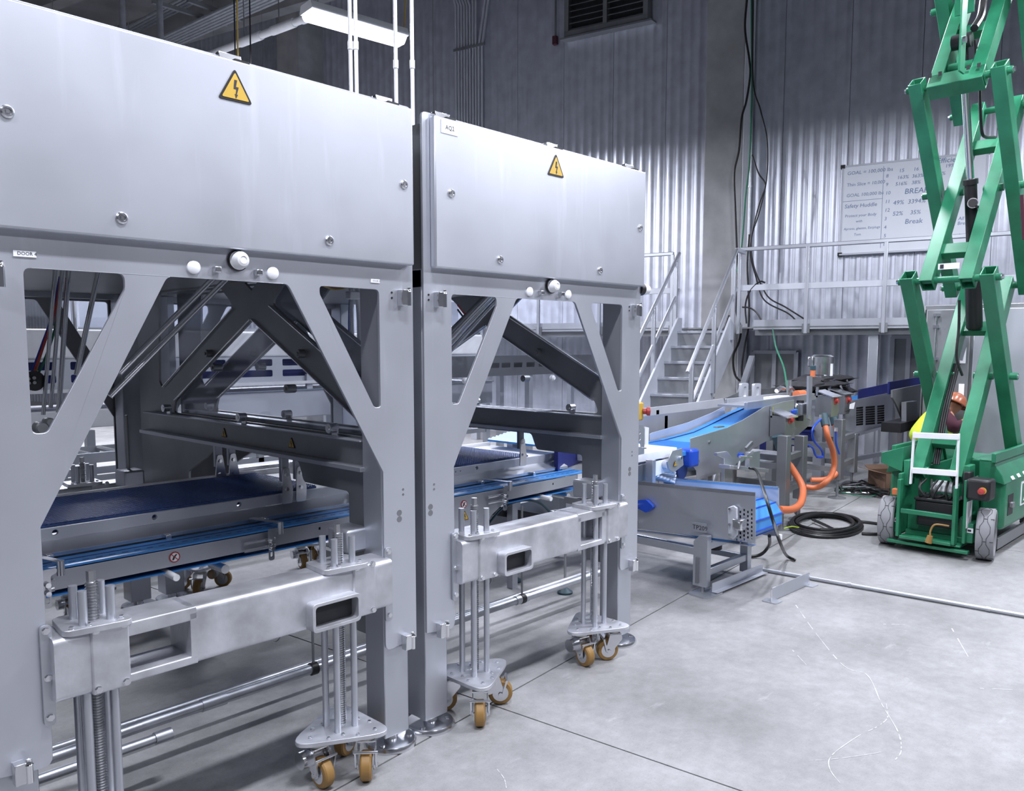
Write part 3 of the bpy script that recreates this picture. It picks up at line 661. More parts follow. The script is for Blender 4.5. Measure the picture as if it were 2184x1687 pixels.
# ================================================================ BELT CONVEYORS INSIDE THE CELLS
def cellconv(x0, x1, xm, label, lab2, deep):
    t = thing('belt_conveyor', label, 'conveyor', (x0, 3.5, .9))
    # mesh belt with transverse links
    mb = MB(); mb.box(x0, xm, 3.225, 3.79, .915, .947); obj('mesh_belt', mb, 'mesh', t)
    mb = MB(); x = x0 + .01
    while x < xm - .01:
        mb.add([(x, 3.226, .947), (x + .006, 3.226, .951), (x + .012, 3.226, .947), (x, 3.789, .947), (x + .006, 3.789, .951), (x + .012, 3.789, .947)], [(0, 1, 4, 3), (1, 2, 5, 4)]); x += .0165
    obj('belt_links', mb, 'mesh', t, kind='stuff')
    mb = MB()
    for yy in range(34):
        y = 3.235 + yy * .0165; mb.box(x0, xm, y, y + .0022, .947, .9515)
    obj('belt_rods', mb, 'mesh', t, kind='stuff')
    hl = [circ(x0 + .42 + k * .36, .921, .011) for k in range(int((x1 - x0 - .5) / .36))] + [circ(x0 + .62 + k * .72 + j * .035, .918, .004, 8) for k in range(int((x1 - x0 - .7) / .72)) for j in (0, 1)]
    obj('side_rail', MB().plate((0, 3.2, 0), X_, Z_, Y_, .018, [(x0, .895), (x1, .895), (x1, .94), (x0, .94)], hl), 'alu', t, .001)
    obj('rear_rail', MB().box(x0, x1, 3.795, 3.812, .895, .958), 'white', t)
    obj('end_cover', MB().plate((xm, 0, 0), Y_, Z_, X_, x1 - xm, [(3.22, .90), (3.22, .938), (3.79, .938), (3.79, .90)]), 'white', t, .004)
    obj('drip_ledge', MB().plate((x0, 0, 0), Y_, Z_, X_, x1 - x0, [(3.2, .895), (3.205, .885), (3.128, .858), (3.123, .866)]), 'frame', t)
    obj('ledge_lip', MB().plate((x0, 0, 0), Y_, Z_, X_, x1 - x0, [(3.123, .866), (3.128, .858), (3.128, .852), (3.123, .852)]), 'bright', t)
    for k in range(int((x1 - x0) / .42)):
        xx = x0 + .30 + k * .42; obj('ledge_bracket', MB().box(xx, xx + .022, 3.10, 3.128, .843, .866), 'bright', t, .003)
    obj('back_plate', MB().box(x0, x1, 3.14, 3.146, .79, .862), 'frame', t)
    n = thing('narrow_belt_conveyor', lab2, 'conveyor', (x0, 3.05, .8))
    obj('narrow_belt', MB().plate((x0, 0, 0), Y_, Z_, X_, x1 - x0 + .01, rnd([(2.985, .838), (3.12, .838), (3.12, .846), (2.985, .846)], .003)), 'blue', n)
    obj('belt_edge', MB().box(x0, x1, 3.065, 3.072, .846, .8475), 'bluedark', n)
    mb = MB(); x = x0
    while x < x1 - .04: mb.box(x, x + .022, 3.025, 3.030, .846, .8468); x += .045
    obj('belt_perforations', mb, 'bluedark', n, kind='stuff')
    if deep: prof_ = [(x0, .834), (x1 - .08, .834), (x1 - .08, .775), (x0 + .80, .765), (x0 + .68, .70), (x0 + .62, .62), (x0 + .42, .60), (x0, .60)]
    else: prof_ = [(x0, .834), (x1 - .06, .834), (x1 - .06, .770), (x0, .765)]
    hs = [rnd([(x1 - .30, .80), (x1 - .29, .80), (x1 - .29, .812), (x1 - .30, .812)], 0)]
    obj('side_plate', MB().plate((0, 2.988, 0), X_, Z_, Y_, .005, prof_, hs), 'frame', n, .001)
    obj('return_belt', MB().plate((x0, 0, 0), Y_, Z_, X_, x1 - x0 - .02, [(3.0, .742), (3.24, .742), (3.24, .748), (3.0, .748)]), 'blue', n)
    obj('return_cover', MB().box(x0, x1 - .1, 3.0, 3.25, .765, .80), 'navy', n)
    for q, xx in enumerate(((.90, 1.735) if not deep else (3.12,))):
        a = obj('guide_arm', MB().bar((xx - .045, 3.12, .872), (xx, 2.965, .868), .028, .004), 'bright', n, .001)
        obj('pivot_pin', MB().cyl((xx, 2.965, .822), (xx, 2.965, .872), .013, 14), 'bright', a)
        obj('slotted_bracket', MB().plate((0, 2.955, 0), X_, Z_, Y_, .004, rnd([(xx - .06, .852), (xx - .015, .852), (xx - .015, .835), (xx - .035, .828), (xx - .035, .72), (xx - .06, .72)], .01), [rnd([(xx - .053, .735), (xx - .042, .735), (xx - .042, .80), (xx - .053, .80)], .005)]), 'bright', a, .001)
        mb = MB()
        for zz in (.80, .770): mb.cyl((xx - .047, 2.94, zz), (xx - .047, 3.0, zz), .009, 10)
        obj('clamp_screw', mb, 'chrome', a)
        for zz in (.805, .775): obj('stand_off', MB().cyl((xx - .16, 2.975, zz), (xx - .02, 2.975, zz), .008, 10), 'bright', n)
    # prohibition sign
    sx = 1.30 if not deep else 2.80; sz = .803 if not deep else .79
    sg = obj('round_sign', MB().cyl((sx, 2.9875, sz), (sx, 2.986, sz), .021, 24), 'red', n, label='round red and white prohibition sign with dark figure')
    obj('sign_face', MB().cyl((sx, 2.986, sz), (sx, 2.9852, sz), .0165, 24), 'paper', sg)
    mb = MB(); mb.plate((sx, 2.985, sz), X_, Z_, -Y_, .0006, [(-.011, -.010), (-.004, -.011), (.001, -.001), (.010, .010), (.004, .011), (-.006, .002)]); obj('sign_symbol', mb, 'print', sg)
    obj('sign_bar', MB().bar((sx - .013, 2.9845, sz + .013), (sx + .013, 2.9845, sz - .013), .001, .003), 'red', sg)
    mb = MB(); mb.cyl((x0 + 1.1, 2.93, .738), (x0 + 1.1, 3.1, .745), .013, 12); obj('support_roller', mb, 'white', n)
    obj('belt_roller', MB().cyl((x0 + 1.32, 2.985, .715), (x0 + 1.32, 3.1, .715), .018, 14), 'bright', n)
    return t, n
cellconv(.18, 2.235, 2.08, 'conveyor with navy mesh belt and pale side rail inside the left cell', 'narrow bright blue belt conveyor in front of the mesh belt, left cell', False)
cellconv(2.32, 3.80, 3.55, 'conveyor with navy mesh belt inside the right cell, under its cross beam', 'narrow bright blue belt conveyor with deep side plate, right cell', True)
if True:
    c_ = (2.80, 2.985, .725); mk, my, mbb = MB(), MB(), MB(); bolttri(mk, my, mbb, c_, X_, Z_, .06)
    t = thing('hazard_sign_plate', 'small yellow hazard triangle on the steel plate low in the right cell', 'sign', c_)
    sg = obj('warning_sign', mk, 'black', t); obj('sign_face', my, 'yellow', t); obj('sign_symbol', mbb, 'print', t)
# hangers that carry the mesh belts from the cross beams
for nm, (hx, hy, hz), lb in (('belt_hanger', (1.925, 3.185, .93), 'steel clamp hanger at the near edge of the left mesh belt'), ('belt_hanger', (1.925, 3.80, .955), 'steel clamp hanger at the far edge of the left mesh belt'),
                         ('belt_hanger', (3.44, 3.185, .93), 'single dark steel hanger bar over the right mesh belt')):
    t = thing(nm, lb, 'bracket', (hx, hy, hz))
    for dx in ((-.035, .035) if hx < 3 else (0,)):
        mb = MB(); mb.box(hx + dx - .019, hx + dx + .019, hy - .012, hy + .012, 1.0, 1.12)
        obj('hanger_leg', mb, 'frame' if hx < 3 else 'dull', t, .003)
        mb = MB(); mb.plate((0, hy - .022, 0), X_, Z_, Y_, .008, rnd([(hx + dx - .013, 1.06), (hx + dx + .013, 1.06), (hx + dx + .030, .96), (hx + dx + .026, hz - .03), (hx + dx - .026, hz - .03), (hx + dx - .022, .98)], .01))
        obj('clamp_jaw', mb, 'bright', t)
        mb = MB(); hexbolt(mb, (hx + dx, hy - .022, 1.03), -Y_, .008); hexbolt(mb, (hx + dx, hy - .022, .965), -Y_, .008); obj('bolt', mb, 'chrome', t)

# delta robots hanging in the cells
def robot(label, tubes, elbow, wires, Yp):
    t = thing('picking_robot', label, 'robot', tuple(at(tubes[0][0][0], tubes[0][0][1], Y=Yp)))
    for (a, b, r, dy, mt) in tubes:
        p, q = at(*a, Y=Yp + dy), at(*b, Y=Yp + dy); q2 = p + (p - q).normalized() * .25
        if q2.z > 1.9: q2 = p + (p - q) * ((1.9 - p.z) / max((p - q).z, .05)) if (p - q).z > .05 else p
        obj('arm_rod', MB().cyl(q2, q, r, 14), mt, t)
    for (a, r, dy) in elbow:
        p = at(*a, Y=Yp + dy); obj('elbow_joint', MB().lathe(p - Y_ * .03, Y_, [(0, 0), (0, r * .8), (.006, r), (.05, r), (.056, r * .8), (.056, 0)], 22), 'dull', t)
    for k, (pts, mt) in enumerate(wires):
        obj('air_line', MB().tube(spline([at(u, v, Y=Yp + .05 + k * .012) for u, v in pts], 6), .0045, 6), mt, t)
    return t
r1 = robot('polished rod arms of a delta robot hanging in the left cell window', [
    ((118, 575), (92, 885), .007, 0, 'chrome'), ((133, 575), (108, 870), .007, .02, 'chrome'), ((146, 575), (125, 880), .009, .05, 'chrome'), ((210, 580), (163, 800), .009, -.1, 'chrome'),
    ((452, 596), (255, 795), .011, -.3, 'bright'), ((478, 600), (235, 845), .011, -.3, 'bright')],
    [((86, 912), .022, -.04), ((103, 900), .016, 0)],
    [([(130, 590), (118, 660), (95, 730), (72, 795)], 'red'), ([(128, 590), (112, 670), (88, 740), (66, 800)], 'bluep'), ([(133, 600), (120, 690), (98, 760), (80, 800)], 'gcable'), ([(126, 600), (108, 690), (92, 740), (75, 795)], 'yellow')], 3.2)
p = at(68, 812, Y=3.22); obj('suction_hub', MB().lathe(p, V((.2, -1, 0)), [(0, 0), (0, .034), (.02, .036), (.022, .0)], 24), 'black', r1)
for q in ((60, 808), (72, 806), (61, 817), (73, 816)):
    p = at(*q, Y=3.19); obj('suction_port', MB().cyl(p, p - Y_ * .006, .006, 10), 'dull', r1)
r2 = robot('white cable tube bundle of a robot in the right window of the left cell', [((762, 620), (775, 800), .012, 0, 'white'), ((748, 625), (752, 770), .009, .01, 'chrome'), ((808, 770), (797, 850), .010, .2, 'bright'), ((800, 690), (815, 800), .010, .3, 'bright')],
    [((797, 860), .018, .1)], [([(690, 610), (715, 617), (745, 612)], 'yellow'), ([(692, 608), (715, 613), (740, 610)], 'red'), ([(746, 630), (744, 700), (748, 760)], 'bluep')], 3.1)
p = at(757, 630, Y=3.08); obj('tube_clamp', MB().box(p.x - .04, p.x + .04, p.y - .02, p.y + .02, p.z - .018, p.z + .018), 'white', r2, .006)
r3 = robot('bundle of polished diagonal robot tubes in the left window of the right cell', [((1055, 630), (935, 760), .013, 0, 'chrome'), ((1045, 632), (935, 748), .012, -.03, 'chrome'), ((1064, 634), (935, 776), .012, .03, 'bright'), ((1038, 628), (935, 732), .010, .05, 'dull')], [], [([(976, 650), (990, 668), (1003, 680)], 'red'), ([(976, 660), (988, 676), (998, 686)], 'teal')], 2.9)

# ---------------------------------------------------------------- pipes under the cells
t = thing('floor_pipe_run', 'long galvanised pipe running low under both cells', 'pipe', tuple(at(700, 1415, Y=2.98)))
A, B = at(300, 1550, Y=2.98), at(1320, 1185, Y=2.98); B.z = A.z = (A.z + at(780, 1387, Y=2.98).z) / 2
for (x0_, x1_, r) in ((A.x - .0, B.x, .021),):
    obj('pipe', MB().cyl((x0_, 2.98, A.z), (x1_, 2.98, A.z), r, 16), 'galvpipe', t)
obj('pipe_bend', MB().tube(spline([(A.x + .02, 2.98, A.z), (A.x - .12, 2.985, A.z - .005), (A.x - .28, 3.03, A.z - .03), (A.x - .7, 3.06, A.z - .035)]), .021, 12), 'galvpipe', t)
for u, v in ((455, 1497), (1112, 1255)):
    p = at(u, v, Y=2.98); obj('pipe_coupling', MB().cyl((p.x - .05, 2.98, A.z), (p.x + .05, 2.98, A.z), .025, 16), 'galvpipe', t)
for u in (668, 1113):
    p = at(u, 1400, Y=2.98); h = obj('hanger_rod', MB().cyl((p.x, 2.98, A.z + .01), (p.x, 2.98, .72), .006, 8), 'dull', t)
    obj('hanger_clip', MB().lathe((p.x - .015, 2.98, A.z), X_, [(0, .022), (0, .028), (.03, .028), (.03, .022)], 14), 'black', h)
p, q = at(365, 1563, Y=2.84), at(118, 1640, Y=2.84)
t = thing('short_floor_pipe', 'shorter galvanised pipe with coupling end in front of the long pipe', 'pipe', tuple(p))
obj('pipe', MB().cyl((p.x, 2.84, p.z), (-.5, 2.84, p.z), .017, 14), 'galvpipe', t); obj('pipe_coupling', MB().cyl((p.x, 2.84, p.z), (p.x - .06, 2.84, p.z), .022, 14), 'galvpipe', t)
t = thing('thin_floor_pipe', 'thin dull steel pipe on the floor behind the long galvanised one', 'pipe', (1.2, 3.15, .12))
obj('pipe', MB().cyl((.6, 3.12, A.z - .04), (4.0, 3.12, A.z - .04), .014, 12), 'galvpipe', t)
for u, v, lb in ((588, 1358, 'small hose clip hanging under the left lifting beam'), (1042, 1238, 'small wire clip hanging under the right lifting beam')):
    p = at(u, v, Y=2.5); t = thing('hose_clip', lb, 'clip', tuple(p))
    obj('clip_ring', MB().tube([p + V((.018 * math.cos(a), 0, -.0 + .02 * math.sin(a))) for a in [PI * .6 + i * .35 for i in range(15)]], .004, 6), 'dull', t)
    obj('clip_screw', MB().cyl(p + Z_ * .02, p + Z_ * .07, .004, 6), 'dull', t)

# ================================================================ PACKING LINE BEYOND THE CELLS
t = thing('packing_line', 'long white and stainless packing line seen through the cell windows', 'machine', (1.0, 6.5, 0))
def lb_(nm, x0, x1, y0, y1, z0, z1, mt, bv=0): return obj(nm, MB().box(x0, x1, y0, y1, z0, z1), mt, t, bv)
lb_('upper_housing', .2, 6.4, 6.5, 7.3, 1.50, 1.72, 'white', .02)
hl = []
for k in range(14):
    for z in (1.325, 1.42): x = .35 + k * .44; hl.append(rnd([(x, z), (x + .34, z), (x + .34, z + .06), (x, z + .06)], .012, 2))
obj('slotted_panel', MB().plate((0, 6.5, 0), X_, Z_, Y_, .006, [(.2, 1.28), (6.4, 1.28), (6.4, 1.5), (.2, 1.5)], hl), 'alu', t)
lb_('belt_core', .2, 6.4, 6.62, 7.2, 1.30, 1.48, 'navy')
lb_('rail', .2, 6.6, 6.44, 6.5, 1.255, 1.28, 'white')
lb_('trough', 3.02, 6.5, 6.45, 7.2, .95, 1.20, 'alu', .01)
obj('trough_lip', MB().box(3.02, 6.5, 6.43, 6.46, 1.196, 1.206), 'bright', t)
lb_('lower_housing', .2, 3.0, 6.5, 7.2, .98, 1.12, 'white', .01)
for k in range(8):
    x = .5 + k * .85
    obj('leg', MB().box(x, x + .06, 6.5, 6.56, 0, .96), 'frame', t); obj('leg', MB().box(x, x + .06, 7.15, 7.2, 0, .96), 'frame', t)
    obj('spacer', MB().box(x + .2, x + .26, 6.47, 6.5, 1.2, 1.34), 'alu', t)
for z in (.35, .62): obj('stretcher', MB().box(.5, 6.5, 6.51, 6.55, z, z + .05), 'frame', t); obj('stretcher', MB().box(.5, 6.5, 7.15, 7.19, z, z + .05), 'frame', t)
for k in range(7):
    x = .4 + k * .9
    obj('clear_guard', MB().box(x, x + .82, 6.52, 6.53, 1.74, 2.35), 'clear', t)
    obj('guard_post', MB().cyl((x + .86, 6.52, 1.72), (x + .86, 6.52, 2.4), .02, 10), 'chrome', t)
    obj('inner_box', MB().box(x + .1, x + .6, 6.9, 7.2, 1.74, 2.1 + .12 * (k % 3)), 'alu', t, .01)
obj('guard_rail', MB().box(.2, 6.4, 6.5, 6.54, 2.36, 2.42), 'white', t)
t = thing('slotted_conveyor', 'dark slotted steel conveyor side with white knobs beyond the right cell', 'conveyor', (5.0, 5.6, 1.2))
hl = [rnd([(a.x, 1.38), (a.x + .13, 1.38), (a.x + .13, 1.43), (a.x, 1.43)], .006, 2) for a in [at(u, 808, Y=5.6) for u in (1046, 1070, 1096, 1123, 1149)]]
obj('side_plate', MB().plate((0, 5.6, 0), X_, Z_, Y_, .006, rnd([(4.6, 1.30), (7.6, 1.30), (7.75, 1.34), (7.75, 1.50), (4.6, 1.50)], .02), hl), 'dark2', t)
obj('belt_core', MB().box(4.6, 7.7, 5.72, 6.1, 1.34, 1.47), 'dark', t)
for u, v in ((990, 812), (1176, 806)):
    p = at(u, v, Y=5.6); obj('knob', MB().lathe(p, -Y_, [(0, .03), (.03, .03), (.045, .018), (.045, 0)], 16), 'white', t)
for x in (4.8, 6.2, 7.4): obj('leg', MB().box(x, x + .06, 5.62, 5.68, 0, 1.3), 'frame', t); obj('leg', MB().box(x, x + .06, 6.04, 6.1, 0, 1.3), 'frame', t)
# low tables on the left, beyond the cell
for yy, zz, lb in ((5.9, .80, 'low stainless roller table on legs beyond the left cell'),):
    t = thing('roller_table', lb, 'table', (2.0, yy, 0))
    for z in (zz, zz - .22): obj('side_rail', MB().box(.4, 4.6, yy, yy + .04, z, z + .06), 'frame', t); obj('side_rail', MB().box(.4, 4.6, yy + .4, yy + .44, z, z + .06), 'frame', t)
    for k in range(22): obj('roller', MB().cyl((.5 + k * .19, yy + .04, zz + .04), (.5 + k * .19, yy + .4, zz + .04), .025, 10), 'bright', t)
    for k in range(5):
        for y2 in (yy, yy + .40): obj('leg', MB().box(.5 + k, .55 + k, y2, y2 + .045, 0, zz), 'frame', t)

# blue cleated belt leaving the right cell
t = thing('cleated_belt_conveyor', 'bright blue ribbed belt conveyor crossing behind the right cell', 'conveyor', (4.6, 4.2, .9))
Q = [at(1040, 941, Z=.98), at(1182, 957, Z=.98)]; dn = (Q[1] - Q[0]); bd = V((.93, .36, 0)).normalized()
for k in range(17):
    o = Q[0] + bd * (k * .062)
    mb = MB(); q = [o, o + dn, o + dn + bd * .052, o + bd * .052]; zz = Z_ * (k * .002)
    mb.add([x + zz for x in q] + [x + zz + Z_ * .012 for x in q] + [q[0] + bd * .02 + zz + Z_ * .02, q[1] + bd * .02 + zz + Z_ * .02], [(0, 3, 2, 1), (0, 1, 5, 4), (1, 2, 6, 5), (2, 3, 7, 6), (3, 0, 4, 7), (4, 5, 9, 8), (8, 9, 6, 7)])
    obj('belt_slat', mb, 'blue', t)
mb = MB(); o = Q[0] + dn; mb.add([o, o + bd * 1.6, o + bd * 1.6 - Z_ * .14, o - Z_ * .14, o + dn.normalized() * .03, o + bd * 1.6 + dn.normalized() * .03, o + bd * 1.6 - Z_ * .14 + dn.normalized() * .03, o - Z_ * .14 + dn.normalized() * .03], [(0, 1, 2, 3), (4, 7, 6, 5), (0, 4, 5, 1), (1, 5, 6, 2), (2, 6, 7, 3), (3, 7, 4, 0)])
obj('side_frame', mb, 'navy', t)
obj('end_block', MB().box(4.05, 4.22, 3.12, 3.30, .86, .975), 'white', t, .01)
for a in (.1, 1.4):
    o = Q[0] + bd * a + dn * .3; obj('leg', MB().box(o.x, o.x + .05, o.y, o.y + .05, 0, .97), 'frame', t)
# chassis plates and stands low in the right cell
t = thing('cable_duct', 'black cable duct with drag chain low behind the right lifting beam', 'duct', (3.1, 3.7, .6))
obj('duct_body', MB().bar(at(1035, 1085, Y=3.7), at(1210, 1115, Y=3.7), .12, .06), 'black', t)
obj('duct_plate', MB().bar(at(1010, 1130, Y=4.0), at(1205, 1080, Y=4.0), .02, .22), 'dull', t)
obj('hose', MB().tube(spline([at(1035, 1125, Y=3.3), at(1070, 1085, Y=3.3), at(1110, 1068, Y=3.3), at(1150, 1072, Y=3.3), at(1180, 1100, Y=3.3)]), .008, 8), 'teal', t)
for u, v, top in ((1097, 1240, 1110), (1205, 1265, 1210)):
    t = thing('machine_foot', 'blue-topped levelling foot on thin threaded stem, %s' % ('under the middle of the right lifting beam' if u < 1150 else 'beside the right caster jack'), 'foot', tuple(at(u, v, Z=0)))
    p = at(u, v, Z=0); obj('foot_pad', MB().lathe(p, Z_, [(0, 0), (0, .05), (.012, .05), (.035, .015), (.04, 0)], 20), 'teal', t)
    obj('stem', MB().cyl(p + Z_ * .03, p + Z_ * .42, .008, 10), 'thread', t)
    if u > 1150:
        obj('tube_leg', MB().box(p.x - .03, p.x + .03, p.y - .03, p.y + .03, .28, .75), 'frame', t, .003)
    else: obj('tube_leg', MB().box(p.x - .03, p.x + .03, p.y - .03, p.y + .03, .42, .75), 'frame', t, .003)

# ================================================================ RIGHT: WHITE MODULAR CONVEYOR
t = thing('modular_belt_conveyor', 'short white plastic modular belt conveyor coming out beside the right cell post', 'conveyor', (4.7, 3.5, .8))
obj('belt', MB().plate((3.9, 0, 0), Y_, Z_, X_, 1.33, rnd([(3.24, .775), (3.80, .775), (3.80, .835), (3.24, .835)], .004)), 'white', t)
mb = MB()
for k in range(52): mb.box(3.95 + k * .025, 3.957 + k * .025, 3.243, 3.797, .835, .8375)
obj('belt_links', mb, 'white', t, kind='stuff')
obj('side_frame', vplate(MB(), ((1330, 1000), (1440, 975), (1440, 1000), (1330, 1040)), 3.236, .006), 'white', t)
obj('frame_plate', vplate(MB(), ((1330, 1002), (1392, 985), (1392, 1020), (1330, 1038)), 3.22, .006), 'dull', t)
ep = obj('end_plate', vplate(MB(), ((1424, 985), (1434, 962), (1455, 956), (1458, 992), (1437, 1008), (1428, 1003)), 3.19, .008), 'frame', t, .001)
p = at(1440, 990, Y=3.185); mk, my, mbb = MB(), MB(), MB(); bolttri(mk, my, mbb, p, X_, Z_, .05)
sg = obj('warning_sign', mk, 'black', ep); obj('sign_face', my, 'yellow', ep); obj('sign_symbol', mbb, 'print', ep)
p = at(1449, 976, Y=3.19); obj('bolt', MB().cyl(p, p - Y_ * .02, .012, 8), 'bright', ep)
p = at(1412, 985, Y=3.25); obj('cross_roller', MB().cyl((p.x, 3.2, .73), (p.x, 3.75, .73), .03, 18), 'alu', t)
p = at(1387, 1000, Y=3.16); obj('guide_bracket', MB().box(p.x, p.x + .04, 3.14, 3.2, .58, .80), 'frame', t, .003)
mb = MB(); a, b = at(1330, 1012, Y=3.25), at(1395, 1003, Y=3.25); obj('return_belt', MB().bar(a + Y_ * .25, b + Y_ * .25, .52, .012, Z_), 'white', t)
p = at(1412, 1020, Y=3.25); q = p + V((.10, 0, -.02))
mb = MB()
for k in range(5):
    for j in range(14): y = 3.24 + j * .038; mb.box(p.x - .08 + k * .045, p.x - .05 + k * .045, y, y + .024, p.z + .02 - .014 * k, p.z + .035 - .014 * k)
obj('chain_links', mb, 'white', t, kind='stuff')
mb = MB()
for k in range(7): a = -.9 + k * .5; mb.cyl((q.x + .04 * math.cos(a), 3.22, q.z + .02 + .05 * math.sin(a)), (q.x + .04 * math.cos(a), 3.76, q.z + .02 + .05 * math.sin(a)), .010, 8)
obj('sprocket_teeth', mb, 'white', t, kind='stuff')
# e-stop and slotted stand plate next to the post
p = at(1366, 877, Y=3.0); t = thing('emergency_stop', 'red emergency stop mushroom on yellow box beside the right cell post', 'button', tuple(p))
obj('box', MB().box(p.x - .05, p.x + .01, p.y - .02, p.y + .05, p.z - .06, p.z + .06), 'yellow', t, .01)
obj('mount_arm', MB().box(p.x - .30, p.x - .04, p.y + .0, p.y + .03, p.z - .02, p.z + .02), 'frame', t); obj('mount_post', MB().box(p.x - .33, p.x - .28, p.y, p.y + .05, 0, p.z + .02), 'frame', t)
obj('push_button', MB().lathe(p + V((.0, -.02, 0)), V((.6, -.8, 0)), [(0, 0), (0, .018), (.02, .018), (.025, .028), (.045, .028), (.05, .0)], 20), 'red', t)
t = thing('stand_plate', 'upright steel plate with round white openings next to the white belt', 'bracket', tuple(at(1368, 940, Y=3.1)))
hl = [circ(at(1364, v, Y=3.1).x, at(1364, v, Y=3.1).z, .016) for v in (922, 935, 949)]
obj('plate', vplate(MB(), ((1355, 906), (1370, 906), (1375, 915), (1374, 968), (1355, 972)), 3.1, .006, hl), 'frame', t)
obj('white_strip', vplate(MB(), ((1376, 910), (1384, 912), (1383, 948), (1376, 948)), 3.15, .01), 'white', t)
obj('handle', MB().cyl(at(1368, 955, Y=3.08), at(1378, 956, Y=3.04), .005, 8), 'bright', t)

# ================================================================ INCLINED BLUE CONVEYOR
t = thing('inclined_belt_conveyor', 'inclined bright blue belt conveyor between curved stainless side sheets', 'conveyor', (6.2, 3.5, .9))
YN, YR = 3.27, 3.86
near_px = ((1472.5, 935), (1506, 925.5), (1551, 912), (1584, 896), (1630, 868), (1674, 856), (1694, 853), (1694, 935), (1660, 937), (1633, 942), (1608, 955), (1559, 1000), (1487, 1025), (1485, 1003), (1472, 985))
obj('near_side_sheet', vplate(MB(), near_px, YN, .005), 'frame', t, .0015)
tb = [(5.36, .785), (5.85, .790), (6.36, .822), (6.62, .865), (7.05, .945), (7.40, 1.00)]
mb = MB(); n_ = len(tb); mb.add([(x, y, z - dz) for dz in (0, .03) for y in (YN + .006, YR - .02) for x, z in tb],
       [(i, i + 1, n_ + i + 1, n_ + i) for i in range(n_ - 1)] + [(2 * n_ + i, 3 * n_ + i, 3 * n_ + i + 1, 2 * n_ + i + 1) for i in range(n_ - 1)] + [(0, n_, 3 * n_, 2 * n_)] + [(i, 2 * n_ + i, 2 * n_ + i + 1, i + 1) for i in range(n_ - 1)])
obj('belt', mb, 'blue', t)
mb = MB()
for k in range(30):
    x = 5.38 + k * .018; z = .785 + (x - 5.36) * .012; mb.box(x, x + .007, YN + .01, YR - .03, z, z + .003)
obj('belt_ribs', mb, 'blue', t, kind='stuff')
obj('belt_seam', MB().tube([V((x, YR - .09, z + .002)) for x, z in tb], .006, 5), 'bluedark', t)
far_px = ((1386, 947), (1386, 926), (1391, 923), (1468, 901), (1520, 880), (1546, 866), (1546, 884), (1500, 908), (1465, 927), (1405, 943))
obj('rear_side_sheet', vplate(MB(), far_px, YR, .005), 'alu', t)
p = at(1541, 911, Y=YN - .01); obj('fastener', MB().box(p.x - .06, p.x + .05, YN, YN + .04, p.z - .004, p.z + .006), 'bright', t)
p = at(1543, 962, Y=YN)
obj('drive_housing', MB().box(5.42, 5.55, YN - .04, YN + .10, .66, .80), 'bluep', t, .02); obj('drive_roller', MB().cyl((5.40, YN + .02, .64), (5.40, YR, .64), .07, 20), 'bluedark', t)
obj('lower_cover', MB().bar((5.35, 3.56, .60), (6.1, 3.56, .58), .5, .04), 'dull', t)
for u, v in ((1488, 983), (1512, 943), (1658, 912)):
    p = at(u, v, Y=YN); obj('bolt', MB().cyl(p, p - Y_ * .012, .012, 8), 'dull', t)
# bracket & toggle clamp under the sheet
p = at(1550, 980, Y=3.12)
mb = MB(); vplate(mb, ((1530, 966), (1552, 963), (1563, 978), (1563, 1060), (1545, 1060), (1545, 978), (1530, 972)), 3.14, .03); obj('bracket_leg', mb, 'frame', t, .003)
mb = MB(); mb.bar(at(1545, 995, Y=3.1), at(1628, 1003, Y=3.1), .10, .03); obj('cross_shelf', mb, 'frame', t, .003)
mb = MB(); mb.box(*[c for q in zip(tuple(at(1588, 1002, Y=3.1)), tuple(at(1612, 958, Y=3.1))) for c in sorted(q)][:2], 3.06, 3.10, at(1600, 1002, Y=3.1).z, at(1600, 962, Y=3.1).z); obj('clamp_plate', mb, 'frame', t, .004)
obj('clamp_lever', MB().tube([at(1575, 1000, Y=3.02), at(1577, 985, Y=3.02), at(1592, 975, Y=3.02), at(1606, 965, Y=3.02)], .012, 8), 'bright', t)
obj('clamp_handle', MB().cyl(at(1578, 974, Y=3.02), at(1602, 976, Y=3.02), .012, 10), 'bright', t)
obj('hinge_strip', MB().bar(at(1591, 958, Y=3.2), at(1604, 944, Y=3.2), .02, .03), 'dull', t)
p = at(1575, 971, Y=3.1); obj('cap', MB().cyl(p, p - Y_ * .04, .02, 10), 'bluep', t)
# guard sheets behind it
t = thing('guard_sheet', 'broad plain stainless guard sheet behind the inclined blue belt', 'panel', tuple(at(1450, 905, Y=4.1)))
obj('sheet', vplate(MB(), ((1340, 935), (1340, 892), (1380, 887), (1546, 867), (1546, 884), (1468, 903), (1391, 925), (1385, 945)), 4.1, .005), 'frame', t)
obj('leg', MB().box(6.4, 6.45, 4.1, 4.15, 0, .95), 'frame', t)
t = thing('guard_rail_sheet', 'narrow pale sheet rail topping the guard behind the inclined blue belt', 'panel', tuple(at(1450, 870, Y=4.5)))
obj('sheet', vplate(MB(), ((1375, 871), (1500, 856), (1543, 850), (1546, 865), (1500, 873), (1374, 890)), 4.5, .02), 'alu', t)
for u in (1400, 1520): p = at(u, 875, Y=4.5); obj('leg', MB().box(p.x, p.x + .05, 4.5, 4.55, 0, p.z), 'frame', t)

